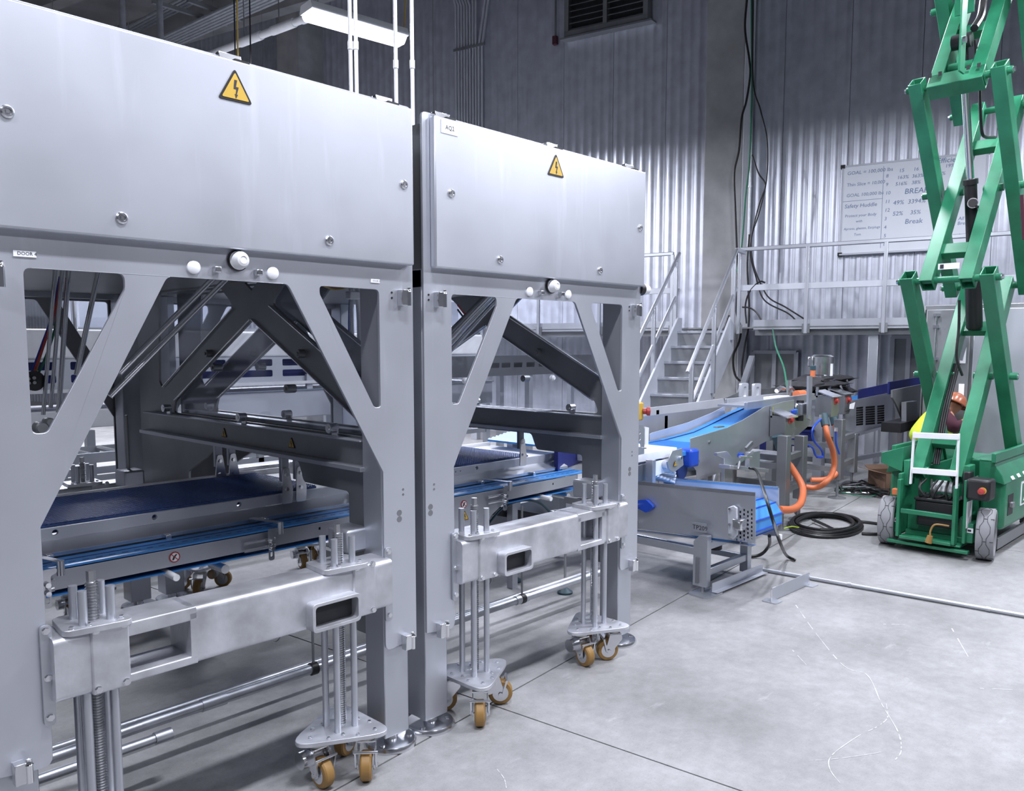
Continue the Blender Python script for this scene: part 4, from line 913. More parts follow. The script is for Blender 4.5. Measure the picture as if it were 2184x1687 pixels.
# channel conveyor that carries on to the right
t = thing('channel_conveyor', 'raised channel conveyor with pale rails, levers and an orange-ended handle', 'conveyor', (8, 3.6, 1.1))
for (a, b, yy, hh) in (((1549, 857), (1725, 838), 3.75, .06), ((1590, 866), (1735, 846), 3.45, .07)):
    p, q = at(*a, Y=yy), at(*b, Y=yy); obj('side_channel', MB().bar(p, q, .03, hh), 'frame', t, .004)
p, q = at(1560, 866, Y=3.6), at(1728, 846, Y=3.6); obj('bed', MB().bar(p, q, .28, .02), 'frame', t)
mb = MB(); mb.bar(at(1640, 850, Y=3.6), at(1672, 846, Y=3.6), .12, .03); obj('white_block', mb, 'white', t, .005)
for u in (1589, 1616):
    p = at(u, 848, Y=4.0)
    mb = MB(); mb.plate((p.x - .08, 4.0, p.z), X_, Z_, Y_, .03, rnd([(0, 0), (.15, 0), (.15, .15), (0, .15)], .02), [rnd([(.045, .01), (.105, .01), (.105, .115), (.045, .115)], .015)]); obj('clear_hoop', mb, 'alu', t)
p = at(1680, 845, Y=3.6); obj('lever_post', MB().cyl(p, p + Z_ * .16, .012, 8), 'dull', t); obj('lever_post', MB().cyl(p + X_ * .06, p + X_ * .06 + Z_ * .16, .012, 8), 'dull', t)
for u0, u1 in ((1656, 1672), (1680, 1692)):
    a, b = at(u0, 834 if u0 < 1670 else 828, Y=3.6), at(u1, 829 if u0 < 1670 else 834, Y=3.6); obj('lever_grip', MB().tube([a, (a + b) / 2 + Z_ * .02, b], .022, 8), 'bright', t)
a, b = at(1698, 841, Y=3.5), at(1714, 840, Y=3.5); obj('hose_end', MB().cyl(a, b, .04, 12), 'orange', t); obj('hose_cuff', MB().cyl(b, b + (b - a) * .5, .045, 12), 'teal', t)
obj('vertical_plate', vplate(MB(), ((1693, 815), (1727, 803), (1729, 836), (1693, 842)), 3.9, .01), 'dull', t)
obj('end_plate', vplate(MB(), ((1725, 802), (1733, 802), (1731, 897), (1724, 893)), 3.3, .02), 'frame', t)
obj('low_plate', vplate(MB(), ((1684, 866), (1728, 860), (1728, 905), (1694, 935), (1684, 935)), 3.42, .02), 'frame', t)
p = at(1706, 880, Y=3.38); obj('pneumatic_valve', MB().box(p.x - .15, p.x + .15, 3.34, 3.40, p.z - .03, p.z + .10), 'bright', t, .02); obj('valve_block', MB().cyl(p + Z_ * .12, p - Z_ * .08, .035, 10), 'black', t)
obj('blue_block', MB().box(*[at(1681, 880, Y=3.3).x, at(1690, 880, Y=3.3).x], 3.25, 3.33, at(1681, 884, Y=3.3).z, at(1681, 874, Y=3.3).z), 'bluep', t, .01)
obj('long_sheet', vplate(MB(), ((1546, 850), (1580, 834), (1660, 826), (1693, 822), (1693, 838), (1546, 856)), 4.15, .01), 'dull', t)
# support frame with legs below
for nm, lab, feet in (('support_frame', 'grey tube stand with levelling feet under the control boxes', ((1667, 1128, 3.15, 930), (1703, 1108, 3.3, 930))),
                      ('support_frame', 'grey tube stand with thin feet where the orange hoses hang down', ((1785, 1062, 3.2, 895), (1815, 1045, 3.5, 925)))):
    P0 = at(feet[0][0], feet[0][1], Z=0); t = thing(nm, lab, 'stand', tuple(P0))
    for u, v, yy, vt in feet:
        p = at(u, v, Z=0); top = at(u, vt, Y=p.y).z
        obj('leg', MB().box(p.x - .045, p.x + .045, p.y - .045, p.y + .045, .20, top), 'dull', t, .004)
        f_ = obj('foot_stem', MB().cyl(p + Z_ * .01, p + Z_ * .22, .014, 10), 'dull', t); obj('foot_pad', MB().lathe(p, Z_, [(0, 0), (0, .09), (.008, .09), (.02, .02), (.02, 0)], 18), 'dull', f_)
        p2 = p + Y_ * .75; obj('leg', MB().box(p2.x - .04, p2.x + .04, p2.y - .04, p2.y + .04, .02, top), 'dull', t, .004)
        for zz in (.30, .55): obj('cross_tube', MB().bar(p + Z_ * zz, p2 + Z_ * zz, .05, .05), 'dull', t)
    a, b = at(feet[0][0], feet[0][1], Z=0), at(feet[1][0], feet[1][1], Z=0)
    for zz in (.34, .62): obj('cross_tube', MB().bar(a + Z_ * zz, b + Z_ * zz, .05, .05), 'dull', t)
t = thing('catch_tray', 'flat steel tray with navy bins between the tube stands', 'tray', tuple(at(1700, 1000, Y=3.7)))
obj('tray', MB().box(6.9, 8.0, 3.5, 4.1, .48, .50), 'alu', t); obj('tray_leg', MB().box(7.0, 7.05, 3.7, 3.75, 0, .48), 'dull', t); obj('tray_leg', MB().box(7.9, 7.95, 3.7, 3.75, 0, .48), 'dull', t)
for (u0, v0, u1, v1, yy, lb) in ((1727, 912, 1757, 955, 3.75, 'navy plastic bin hanging behind the blue air hose'), (1672, 930, 1684, 968, 3.9, 'navy plastic bin behind the first orange hose')):
    p, q = at(u0, v1, Y=yy), at(u1, v0, Y=yy); t = thing('bin', lb, 'bin', tuple(p)); obj('body', MB().box(p.x, q.x, yy, yy + .3, p.z, q.z), 'navy', t, .02); obj('rim', MB().box(p.x - .01, q.x + .01, yy - .01, yy + .31, q.z - .03, q.z), 'navy', t, .005)

# ---------------------------------------------------------------- control boxes with orange hoses
def cbox(label, hlabel, top, bot, ur, YB, hose, rr, fixed=None):
    # front-left face spans px top/bot (left side), narrow face to ur
    (ul, vt), (um, vb) = top, bot
    b = at(um, vb, Y=YB); X0 = b.x; yl = at(ul, vb, X=X0).y; zt_ = at(um, vt + 9, Y=YB).z; X1 = at(ur, vb, Y=YB).x
    t = thing('control_box', label, 'control box', (X0, YB, b.z)); z0, z1 = b.z, zt_
    mb = MB(); mb.plate((0, yl, 0), X_, Z_, -Y_, yl - YB, [(X0, z1 + .02), (X1, z1 + .02), (X1, z0 + .05), (X1 - .05, z0), (X0, z0)]); obj('housing', mb, 'dull', t, .003)
    obj('sloped_roof', MB().add([(X0 - .01, YB - .02, z1 + .0), (X1 + .02, YB - .02, z1 + .0), (X1 + .02, yl, z1 + .06), (X0 - .01, yl, z1 + .06), (X0 - .01, YB - .02, z1 + .01), (X1 + .02, YB - .02, z1 + .01), (X1 + .02, yl, z1 + .07), (X0 - .01, yl, z1 + .07)], [(0, 3, 2, 1), (4, 5, 6, 7), (0, 1, 5, 4), (1, 2, 6, 5), (2, 3, 7, 6), (3, 0, 4, 7)]), 'bright', t)
    xm_ = (X0 + X1) / 2
    obj('switch_plate', MB().box(xm_ - .03, xm_ + .03, YB - .006, YB, z0 + .12, z0 + .19), 'red', t, .002); obj('rotary_switch', MB().cyl((xm_, YB - .03, z0 + .155), (xm_, YB, z0 + .155), .022, 14), 'red', t)
    obj('mount_lug', MB().box(X0, X0 + .03, yl - .02, yl, z1, z1 + .10), 'bright', t)
    hp_ = [at(u, v, Y=yy) for u, v, yy in hose]
    h = thing('orange_hose', hlabel, 'hose', tuple(hp_[0]))
    obj('hose_body', MB().tube(spline(hp_, 8), rr, 12), 'orange', h)
    dd = (hp_[1] - hp_[0]).normalized(); obj('cuff', MB().cyl(hp_[0] - dd * .07, hp_[0] + dd * .05, rr * 1.5, 14), 'teal', h)
    return t, h
cbox('stainless control box with red switch, nearest of the three', 'thick orange hose looping from the nearest control box to the low conveyor', (1641, 884), (1674, 934), 1694, 3.12,
     ((1662, 945, 3.15), (1672, 975, 3.12), (1693, 1005, 3.05), (1712, 1040, 2.95), (1708, 1072, 2.85), (1690, 1086, 2.78), (1662, 1087, 2.72)), .030)
cbox('stainless control box with red switch, left one of the far pair', 'left of the two orange hoses hanging side by side', (1738, 840), (1772, 890), 1789, 3.12,
     ((1759, 898, 3.15), (1765, 930, 3.1), (1777, 965, 3.1), (1778, 1000, 3.1), (1762, 1028, 3.1), (1740, 1040, 3.2), (1715, 1038, 3.3)), .027)
cbox('stainless control box with red switch, right one of the far pair', 'right of the two orange hoses hanging side by side', (1764, 834), (1800, 884), 1814, 3.35,
     ((1779, 896, 3.35), (1786, 925, 3.3), (1795, 960, 3.3), (1792, 990, 3.3), (1778, 1015, 3.3), (1757, 1023, 3.4), (1730, 1024, 3.5)), .028)
for pts, lb in ((((1751, 893), (1733, 915), (1736, 940), (1752, 960), (1754, 975), (1742, 975)), 'thin blue air hose curling beside the left orange hose'), (((1783, 920), (1783, 945), (1790, 968)), 'short thin blue air hose between the orange hoses'), (((1718, 947), (1733, 955), (1740, 972), (1752, 974)), 'thin blue air hose low behind the left orange hose')):
    q = [at(u, v, Y=3.15) for u, v in pts]; t = thing('air_hose', lb, 'hose', tuple(q[0])); obj('hose_body', MB().tube(spline(q, 6), .010, 8), 'bluep', t); obj('connector', MB().cyl(q[0] + Z_ * .04, q[0], .018, 8), 'bright', t)
# motor
p = at(1752, 812, Y=3.7); t = thing('drive_motor', 'upright polished electric motor with paper label behind the black bags', 'motor', tuple(p))
hm = at(1752, 757, Y=3.7).z; rm = .115
obj('motor_body', MB().lathe(p, Z_, [(-.1, 0), (-.1, rm * 1.25), (.02, rm * 1.25), (.03, rm * .9), (.06, rm * .9), (.07, rm), (hm - p.z - .09, rm), (hm - p.z - .09, rm * 1.07), (hm - p.z - .02, rm * 1.07), (hm - p.z, rm * .8), (hm - p.z, 0)], 28), 'bright', t)
cq = at(1757, 782, Y=3.7); mb = MB()
for k in range(6):
    for z0_ in (0,):
        a0_, a1_ = -1.9 + k * .16, -1.9 + (k + 1) * .16
        mb.add([(p.x + rm * 1.01 * math.cos(a), p.y + rm * 1.01 * math.sin(a), z) for z in (cq.z - .10, cq.z + .10) for a in (a0_, a1_)], [(0, 1, 3, 2)])
obj('paper_label', mb, 'paper', t)
a = at(1730, 770, Y=3.7); tb_ = obj('terminal_box', MB().box(a.x - .025, a.x + .03, a.y - .03, a.y + .03, a.z - .06, a.z + .05), 'bright', t, .01)
obj('cable_gland', MB().cyl(at(1734, 780, Y=3.66), at(1734, 789, Y=3.66), .03, 10), 'teal', t); obj('orange_tube', MB().cyl(at(1734, 787, Y=3.66), at(1733, 804, Y=3.66), .026, 10), 'orange', t)
obj('motor_stand', MB().box(p.x - .12, p.x + .12, p.y - .1, p.y + .1, .9, p.z - .08), 'frame', t); obj('motor_pedestal', MB().box(p.x - .05, p.x + .05, p.y - .05, p.y + .05, 0, .9), 'frame', t)
# black bags
def bag(label, u0, u1, vt, vb, Yp, d, seed):
    a, b = at(u0, vb, Y=Yp), at(u1, vt, Y=Yp); t = thing('bag', label, 'bag', tuple(a)); rs = random.Random(seed); mb = MB(); nx, ny = 12, 8
    vs = []
    for k in (1, 0):
        for j in range(ny + 1):
            for i in range(nx + 1):
                s, q = i / nx, j / ny; e = (1 - abs(2 * s - 1) ** 4) * (1 - abs(2 * q - 1) ** 4)
                z = a.z + (b.z - a.z) * (.5 + (.55 * e * (.85 + .15 * math.sin(s * 9 + seed)) if k else -.50 * e)) + rs.uniform(-.006, .006)
                vs.append((a.x + (b.x - a.x) * s, Yp + d * q, z))
    n1 = (nx + 1) * (ny + 1); fs = []
    for k in (0, 1):
        for j in range(ny):
            for i in range(nx):
                f = k * n1 + j * (nx + 1) + i; fs.append((f, f + 1, f + nx + 2, f + nx + 1))
    mb.add(vs, fs)
    for i in range(nx): mb.f += [(i, i + 1, n1 + i + 1, n1 + i), (n1 - nx - 1 + i, n1 - nx + i, 2 * n1 - nx + i, 2 * n1 - nx - 1 + i)]
    for j in range(ny): f = j * (nx + 1); mb.f += [(f, f + nx + 1, n1 + f + nx + 1, n1 + f), (f + nx, f + nx + nx + 1, n1 + f + 2 * nx + 1, n1 + f + nx)]
    obj('bag_body', mb, 'cloth', t)
    c = at((u0 + u1 * 2) / 3, (vt + vb) / 2, Y=Yp - .01)
    obj('zip_pull', MB().tube([c, c + V((.01, -.02, -.05)), c + V((.03, -.02, -.09))], .012, 6), 'bright', t)
    obj('carry_strap', MB().tube(spline([at(u0, vb - 4, Y=Yp), at(u0 + 4, vb - 14, Y=Yp - .04), at(u0 + 24, vb - 18, Y=Yp - .03)], 5), .016, 6), 'cloth', t)
bag('black fabric equipment bag on the bottom of the stack behind the control boxes', 1752, 1838, 820, 856, 3.55, .45, 1)
bag('black fabric equipment bag in the middle of the stack, with white zip pulls', 1732, 1822, 808, 836, 3.5, .45, 3)
bag('black fabric equipment bag on top of the stack beside the motor', 1752, 1832, 796, 824, 3.6, .4, 5)
# louvred conveyor
t = thing('louvred_conveyor', 'stainless conveyor side with three banks of louvre slots and blue belt', 'conveyor', tuple(at(1850, 1000, Z=0)))
hl = []
for (ua, ub) in ((1826, 1842), (1846, 1867), (1871, 1887)):
    for k in range(8):
        v0 = 868 + k * 5.0 - (ua - 1826) * .08
        q = [at(ua, v0 + 3, Y=3.4), at(ub, v0 + 1.2, Y=3.4)]
        hl.append([(q[0].x, q[0].z - .012), (q[1].x, q[1].z - .012), (q[1].x, q[1].z + .012), (q[0].x, q[0].z + .012)])
sp_ = vplate(MB(), ((1798, 858), (1905, 836), (1908, 904), (1828, 924), (1798, 916)), 3.4, .006, hl)
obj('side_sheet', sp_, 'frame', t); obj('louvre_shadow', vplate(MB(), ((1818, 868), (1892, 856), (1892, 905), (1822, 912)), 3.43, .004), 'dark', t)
a, b = at(1828, 926, Y=3.37), at(1912, 902, Y=3.37); obj('lower_flange', MB().bar(a, b, .05, .03), 'bright', t)
a, b = at(1822, 851, Y=3.9), at(1880, 838, Y=3.9); obj('belt', MB().bar(a, b, .25, .02), 'blue', t)
a, b = at(1830, 845, Y=3.75), at(1892, 831, Y=3.75); obj('rear_sheet', MB().bar(a, b, .01, .16), 'navy', t)
p = at(1908, 846, Y=3.35); obj('sensor_head', MB().box(p.x - .05, p.x + .06, 3.25, 3.35, p.z - .06, p.z + .06), 'bright', t, .02); obj('sensor_stem', MB().cyl(p - Z_ * .28, p, .015, 8), 'bright', t)
l_ = obj('tag_card', vplate(MB(), ((1813, 862), (1824, 858), (1821, 872), (1812, 872)), 3.3, .003), 'paper', t)
for u, yy in ((1812, 3.5), (1891, 3.5), (1868, 3.95)):
    p = at(u, 900, Y=yy); p.z = 0; obj('leg', MB().box(p.x - .05, p.x + .05, p.y - .05, p.y + .05, .12 if u == 1812 else .0, .74), 'frame', t, .004)
obj('cross_tube', MB().bar(at(1812, 980, Y=3.4), at(1895, 965, Y=3.5), .05, .05), 'frame', t)
t = thing('far_conveyor', 'dark stainless conveyor side behind the green lift scissors', 'conveyor', (9.5, 3.0, 0))
obj('side_sheet', vplate(MB(), ((1904, 832), (1990, 815), (1996, 905), (1930, 905), (1912, 862), (1904, 848)), 2.95, .02), 'dull', t)
obj('belt_rail', MB().bar(at(1895, 828, Y=3.2), at(1985, 812, Y=3.2), .02, .14), 'navy', t)
obj('box_plate', vplate(MB(), ((1933, 858), (1956, 855), (1957, 890), (1950, 905), (1933, 903)), 2.88, .05), 'frame', t)
obj('drive_beam', MB().bar(at(1900, 912, Y=2.95), at(1990, 890, Y=2.95), .2, .1), 'black', t)
for u in (1925, 1965): p = at(u, 900, Y=3.0); p.z = 0; obj('leg', MB().box(p.x, p.x + .06, p.y, p.y + .06, 0, .75), 'frame', t)

# ================================================================ LOW CROSSING CONVEYOR
t = thing('low_conveyor', 'low stainless cross conveyor with plain side sheet and blue belt end', 'conveyor', (4.63, 2.6, 0))
XN, XF = 4.60, 5.20
def xplate(mb, px, Xp, th=.006, holes=()):
    q = [at(u, v, X=Xp) for u, v in px]; return mb.plate((Xp, 0, 0), Y_, Z_, X_, th, [(p.y, p.z) for p in q], holes)
hl = []
for k in range(5):
    for j in range(8):
        q = at(1571 + k * 8, 1088 + j * 9 + (k % 2) * 4, X=XN); hl.append([(q.y - .0055, q.z - .0075), (q.y + .0055, q.z - .0075), (q.y + .0055, q.z + .0075), (q.y - .0055, q.z + .0075)])
obj('near_side_sheet', xplate(MB(), ((1300, 1025), (1611, 1054), (1611, 1160), (1540, 1150), (1300, 1120)), XN, .005, hl), 'frame', t)
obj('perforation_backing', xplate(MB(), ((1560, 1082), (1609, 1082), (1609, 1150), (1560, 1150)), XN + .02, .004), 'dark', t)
obj('top_flange', MB().bar(at(1300, 1024, X=XN), at(1611, 1054, X=XN), .004, .022), 'bright', t)
obj('bottom_flange', MB().bar(at(1300, 1124, X=XN - .02), at(1610, 1164, X=XN - .02), .05, .004), 'bright', t)
obj('far_side_sheet', xplate(MB(), ((1415, 1019), (1661, 1040), (1661, 1075), (1657, 1143), (1640, 1143), (1415, 1100)), XF, .005), 'alu', t)
obj('top_flange', MB().bar(at(1415, 1018, X=XF), at(1661, 1039, X=XF), .03, .004), 'bright', t)
yE = at(1611, 1100, X=XN).y
mb = MB(); pr2 = [(yE + 1.2, .545), (yE + .24, .55), (yE + .15, .535), (yE + .10, .47), (yE + .10, .40), (yE + .15, .35), (yE + 1.2, .34)]
mb.plate((XN + .02, 0, 0), Y_, Z_, X_, XF - XN - .03, pr2); obj('belt', mb, 'blue', t)
mb = MB()
for y_, z_ in pr2[1:6]: mb.cyl((XN + .02, y_, z_), (XF - .01, y_, z_), .006, 8)
obj('belt_edge', mb, 'bluep', t, kind='stuff')
p = at(1377, 1078, X=XN - .01); obj('blue_bearing', MB().plate((XN - .035, 0, 0), Y_, Z_, X_, .03, rnd([(p.y - .085, p.z), (p.y - .02, p.z - .045), (p.y + .06, p.z - .02), (p.y + .06, p.z + .03), (p.y - .02, p.z + .045)], .02)), 'bluep', t, .004)
obj('bearing_shaft', MB().cyl((XN - .07, p.y + .04, p.z), (XN, p.y + .04, p.z), .016, 12), 'bright', t)
p = at(1364, 1113, X=XN); obj('bolt', MB().cyl(p, p - X_ * .02, .012, 8), 'bright', t)
npx = obj('name_plate', xplate(MB(), ((1473, 1113), (1506, 1117), (1506, 1136), (1473, 1132)), XN - .045, .004), 'frame', t)
p = at(1477, 1127.5, X=XN - .046); obj('lettering', textmesh('TP209', .042, p, -Y_, Z_, .001), 'print', npx)
# tensioner block
tn = obj('tension_plate', xplate(MB(), ((1551, 1083), (1563, 1078), (1572, 1084), (1573, 1140), (1563, 1152), (1552, 1143)), XN - .03, .02), 'alu', t, .006)
for v in (1085, 1118, 1140): p = at(1558, v, X=XN - .035); obj('bolt', MB().cyl(p, p - X_ * .015, .009, 8), 'bright', tn)
p = at(1577, 1118, X=XN - .05); obj('bearing_block', MB().box(XN - .08, XN - .0, p.y - .03, p.y + .035, p.z - .035, p.z + .035), 'bright', tn, .008); obj('bearing_cap', MB().cyl((XN - .09, p.y, p.z), (XN - .03, p.y, p.z), .022, 14), 'dull', tn)
# legs: frame under
fr = at(1515, 1258, Z=.03)
def tubeleg(x, y, z0, z1, nm='leg', w=.06): return obj(nm, MB().box(x - w / 2, x + w / 2, y - w / 2, y + w / 2, z0, z1), 'frame', t, .004)
LY = 2.63
mb = MB(); mb.plate((XN - .06, 0, 0), Y_, Z_, X_, .05, rnd([(LY - .055, .05), (LY + .045, .05), (LY + .045, .34), (LY + .0, .385), (LY - .055, .385)], .004)); obj('leg', mb, 'frame', t, .003)
obj('leg_slot_bar', MB().box(XN - .075, XN - .06, LY + .0, LY + .02, .07, .24), 'dull', t)
tubeleg(XF - .03, 2.63, .02, .36); tubeleg(XN, 3.9, .02, .36); tubeleg(XF - .03, 3.9, .02, .36)
obj('cross_member', MB().box(XN, XF, LY - .03, LY + .02, .28, .33), 'frame', t, .004)
obj('cross_member', MB().box(XN, XF, LY - .02, LY + .02, .10, .15), 'frame', t, .004)
obj('long_member', MB().box(XN - .03, XN + .01, LY, 3.95, .24, .29), 'frame', t, .004); obj('long_member', MB().box(XF - .05, XF - .01, LY, 3.95, .10, .14), 'frame', t, .004)
obj('angle_skirt', MB().bar((XN - .02, LY - .075, .045), (XF + .05, LY - .09, .045), .004, .06), 'alu', t); obj('angle_skirt_lip', MB().bar((XN - .02, LY - .095, .018), (XF + .05, LY - .11, .018), .04, .003), 'alu', t)
obj('foot_plate', MB().plate((0, 0, 0), X_, Y_, Z_, .012, rnd([(XN - .14, LY - .10), (XN + .06, LY - .12), (XN + .06, LY + .03), (XN - .12, LY + .05)], .03)), 'frame', t); obj('foot_stem', MB().cyl((XN - .03, LY - .01, .01), (XN - .03, LY - .01, .06), .015, 10), 'dull', t)
obj('motor_can', MB().cyl((4.95, 2.75, .20), (4.95, 2.75, .33), .05, 14), 'black', t)
# black cables
def cable(label, pts, r=.012, mt='cable', cat='cable', name='power_cable', k=8):
    q = [V(p) for p in pts]; t = thing(name, label, cat, tuple(q[0])); obj('cable_body', MB().tube(spline(q, k), r, 8), mt, t); return t
c1 = cable('black cable hanging from the clamp down across the blue belt end to the floor', [at(1598, 998, Y=3.0), at(1614, 1005, Y=2.9), at(1630, 1050, X=4.95), at(1650, 1115, X=4.85), at(1665, 1160, X=4.8), at(1678, 1185, Z=.05), at(1697, 1195, Z=.013)], .011)
p = at(1663, 1140, X=4.82); obj('white_tag', MB().cyl(p, p - Z_ * .03, .015, 10), 'paper', c1)
cable('black cable looping on the floor under the low conveyor', [at(1641, 1143, X=5.1), at(1640, 1163, Z=.12), at(1622, 1183, Z=.03), at(1590, 1187, Z=.013), at(1560, 1184, Z=.013)], .012)
# coil
cc = at(1760, 1124, Z=.0); t = thing('cable_coil', 'coil of thick black cable lying on the floor left of the green lift', 'cable', tuple(cc))
ea, eb = (at(1842, 1124, Z=0) - at(1680, 1122, Z=0)) / 2, (at(1758, 1100, Z=0) - at(1763, 1147, Z=0)) / 2
for k in range(6):
    s_ = 1 - .045 * k; ph = k * .9; pts = []
    for i in range(33):
        a = 2 * PI * i / 32 + ph; q = cc + ea * (s_ * math.cos(a) * (.97 + .02 * math.sin(3 * a + k))) + eb * (s_ * math.sin(a)); pts.append(V((q.x, q.y, .014 + .017 * (k % 3) + .006 * math.sin(2 * a + k))))
    obj('cable_turn', MB().tube(pts, .014, 8), 'cable', t)
obj('crossing_cable', MB().tube(spline([at(1733, 1108, Z=.03), at(1760, 1120, Z=.03), at(1788, 1134, Z=.04)], 6), .013, 8), 'cable', t)
for pts in (((1830, 1112), (1850, 1114), (1880, 1118)), ((1838, 1138), (1860, 1139), (1885, 1138)), ((1695, 1088), (1703, 1098), (1712, 1102))):
    obj('cable_tail', MB().tube(spline([at(u, v, Z=.014) for u, v in pts], 6), .013, 8), 'cable', t)
obj('tie_wire', MB().tube(spline([at(1672, 1127, Z=.05), at(1688, 1123, Z=.07), at(1704, 1125, Z=.06)], 5), .005, 6), 'hiyellow', t)
t = thing('floor_tape', 'faded yellow strip lying on the floor behind the cable coil', 'tape', tuple(at(1790, 1103, Z=0)))
obj('strip', poly3(MB(), [at(1757, 1097, Z=.002), at(1829, 1108, Z=.002), at(1826, 1113, Z=.002), at(1760, 1101, Z=.002)], Z_, .004), 'hiyellow', t)
# floor conduit and angle bracket
a, b = at(1618, 1213, Z=.016), at(2260, 1326, Z=.016); t = thing('floor_conduit', 'long thin galvanised conduit lying along the floor joint', 'pipe', tuple(a)); obj('pipe', MB().cyl(a, b, .013, 12), 'frame', t)
for f in (.35, .8): q = a + (b - a) * f; obj('saddle_clip', MB().lathe(q - (b - a).normalized() * .012, (b - a), [(0, .013), (0, .017), (.024, .017), (.024, .013)], 12), 'galvpipe', t)
a, b = at(1646, 1283, Z=.0), at(1724, 1248, Z=.0); t = thing('floor_angle', 'loose stainless angle bar bolted to the bare floor', 'bracket', tuple(a))
obj('angle_web', MB().bar(a + Z_ * .045, b + Z_ * .045, .005, .085), 'frame', t, .001); d_ = (b - a).normalized(); sd = V((-d_.y, d_.x, 0))
for q, nm in ((a, 1), (b, -1)):
    obj('foot_tab', MB().plate(q + Z_ * .0, d_, sd, Z_, .006, rnd([(-.04, -.05), (.05, -.05), (.05, .05), (-.04, .05)], .015)), 'frame', t)
    obj('end_gusset', MB().bar(q + d_ * .01 * nm + Z_ * .0, q + d_ * .01 * nm + Z_ * .08, .004, .05, d_), 'bright', t)
# chalky scuffs on the slab
def scuff(px, wd, nm, lb):
    q = spline([at(u, v, Z=.0012) for u, v in px], 8); mb = MB(); rs = random.Random(len(px))
    for i in range(len(q) - 1):
        if rs.random() < .22: continue
        d = (q[i + 1] - q[i]).normalized(); sd = V((-d.y, d.x, 0)) * wd * rs.uniform(.3, 1)
        mb.add([q[i] - sd, q[i + 1] - sd, q[i + 1] + sd, q[i] + sd], [(0, 1, 2, 3)])
    return obj('floor_scuff', mb, 'chalk', fl)
scuff([(1697, 1290), (1740, 1350), (1800, 1420), (1850, 1440), (1880, 1500), (1915, 1560), (1922, 1600), (1910, 1620)], .0028, 1, 1)
scuff([(1890, 1500), (1893, 1530), (1870, 1550), (1830, 1570), (1775, 1610), (1770, 1640), (1800, 1680)], .0022, 1, 1)
scuff([(1690, 1386), (1720, 1418)], .002, 1, 1); scuff([(1884, 1331), (1930, 1332)], .003, 1, 1); scuff([(2030, 1340), (2065, 1400)], .003, 1, 1)
scuff([(1725, 1622), (1765, 1620), (1830, 1612), (1880, 1604)], .0018, 1, 1); scuff([(2090, 1468), (2160, 1471)], .0025, 1, 1)
scuff([(1060, 1640), (1075, 1660), (1080, 1680)], .0018, 1, 1)
# cardboard box and tangle
p, q = at(1880, 1050, Z=0), at(1918, 1050, Z=0); t = thing('cardboard_box', 'open brown cardboard box on the floor behind the grey tyre', 'box', tuple(p))
Rb = Matrix.Translation(at(1900, 1052, Z=0)) @ Matrix.Rotation(-.7, 4, 'Z')
mb = MB(Rb)
for b_ in ((-.17, .17, -.17, -.165), (-.17, .17, .165, .17), (-.17, -.165, -.17, .17), (.165, .17, -.17, .17)): mb.box(*b_, 0, .24)
mb.box(-.17, .17, -.17, .17, 0, .006); obj('carton', mb, 'card', t)
for (a, b, cc_, d) in (((-.17, -.17), (-.17, .17), (-.30, .15), (-.30, -.15)), ((.17, -.17), (.17, .17), (.29, .15), (.29, -.15)), ((-.17, .17), (.17, .17), (.15, .29), (-.15, .29))):
    mb = MB(Rb); mb.add([(a[0], a[1], .24), (b[0], b[1], .24), (cc_[0], cc_[1], .27), (d[0], d[1], .27), (a[0], a[1], .244), (b[0], b[1], .244), (cc_[0], cc_[1], .275), (d[0], d[1], .275)], [(0, 1, 2, 3), (4, 7, 6, 5), (0, 4, 5, 1), (1, 5, 6, 2), (2, 6, 7, 3), (3, 7, 4, 0)]); obj('flap', mb, 'card', t)
obj('printed_mark', MB(Rb).box(-.05, .05, -.173, -.170, .08, .16), 'maroon', t)
c_ = at(1850, 1052, Z=0); rs = random.Random(4); t = thing('wire_tangle', 'tangle of green and black offcut wires on the floor beside the cardboard box', 'wires', tuple(c_))
for k in range(22):
    q = [c_ + V((rs.uniform(-.30, .25), rs.uniform(-.35, .30), rs.uniform(.01, .10))) for _ in range(4)]
    obj('wire', MB().tube(spline(q, 5), rs.choice((.005, .007, .010)), 6), rs.choice(('gcable', 'cable', 'cable', 'bright')), t)
# small loose papers on the mezzanine edge etc. are left out; hanging green cable
cable('thin green cable hanging from the walkway down to the channel conveyor', [at(1648, 702, pl=MPL), at(1655, 740, Y=4.2), at(1672, 785, Y=3.9), at(1680, 840, Y=3.6)], .009, 'gcable', 'cable', 'green_cable')

# ================================================================ CABLES AND CONDUIT AT THE COLUMN
def wc(label, pts, r, mt, d=.25, base=WPL):
    P0 = base[0] + wn * d; return cable(label, [at(u, v, pl=(P0, wn)) for u, v in pts], r, mt)
wc('thick black cable drooping down the flank of the concrete column', [(1594, -10), (1589, 60), (1598, 125), (1600, 160), (1592, 215), (1582, 252), (1576, 320), (1566, 370), (1568, 440), (1571, 520), (1574, 600), (1570, 660), (1580, 700), (1576, 730), (1564, 760), (1568, 800), (1588, 820)], .016, 'cable', .75)
wc('green cable running straight down beside the column trim', [(1603, -10), (1603, 80), (1604, 180), (1602, 260), (1598, 350), (1590, 420), (1585, 490), (1580, 540), (1572, 580)], .013, 'gcable', .8)
wc('dark cable with wide loop right of the column', [(1606, -10), (1606, 170), (1622, 235), (1636, 300), (1635, 380), (1620, 450), (1604, 500), (1600, 540), (1612, 590), (1630, 640), (1680, 668), (1702, 688)], .011, 'cable', .85)
wc('dark cable crossing the wide loop and falling to the walkway', [(1604, 330), (1618, 370), (1632, 395), (1618, 440), (1602, 510), (1606, 560), (1620, 600), (1640, 635), (1675, 655), (1718, 682)], .011, 'cable', .9)
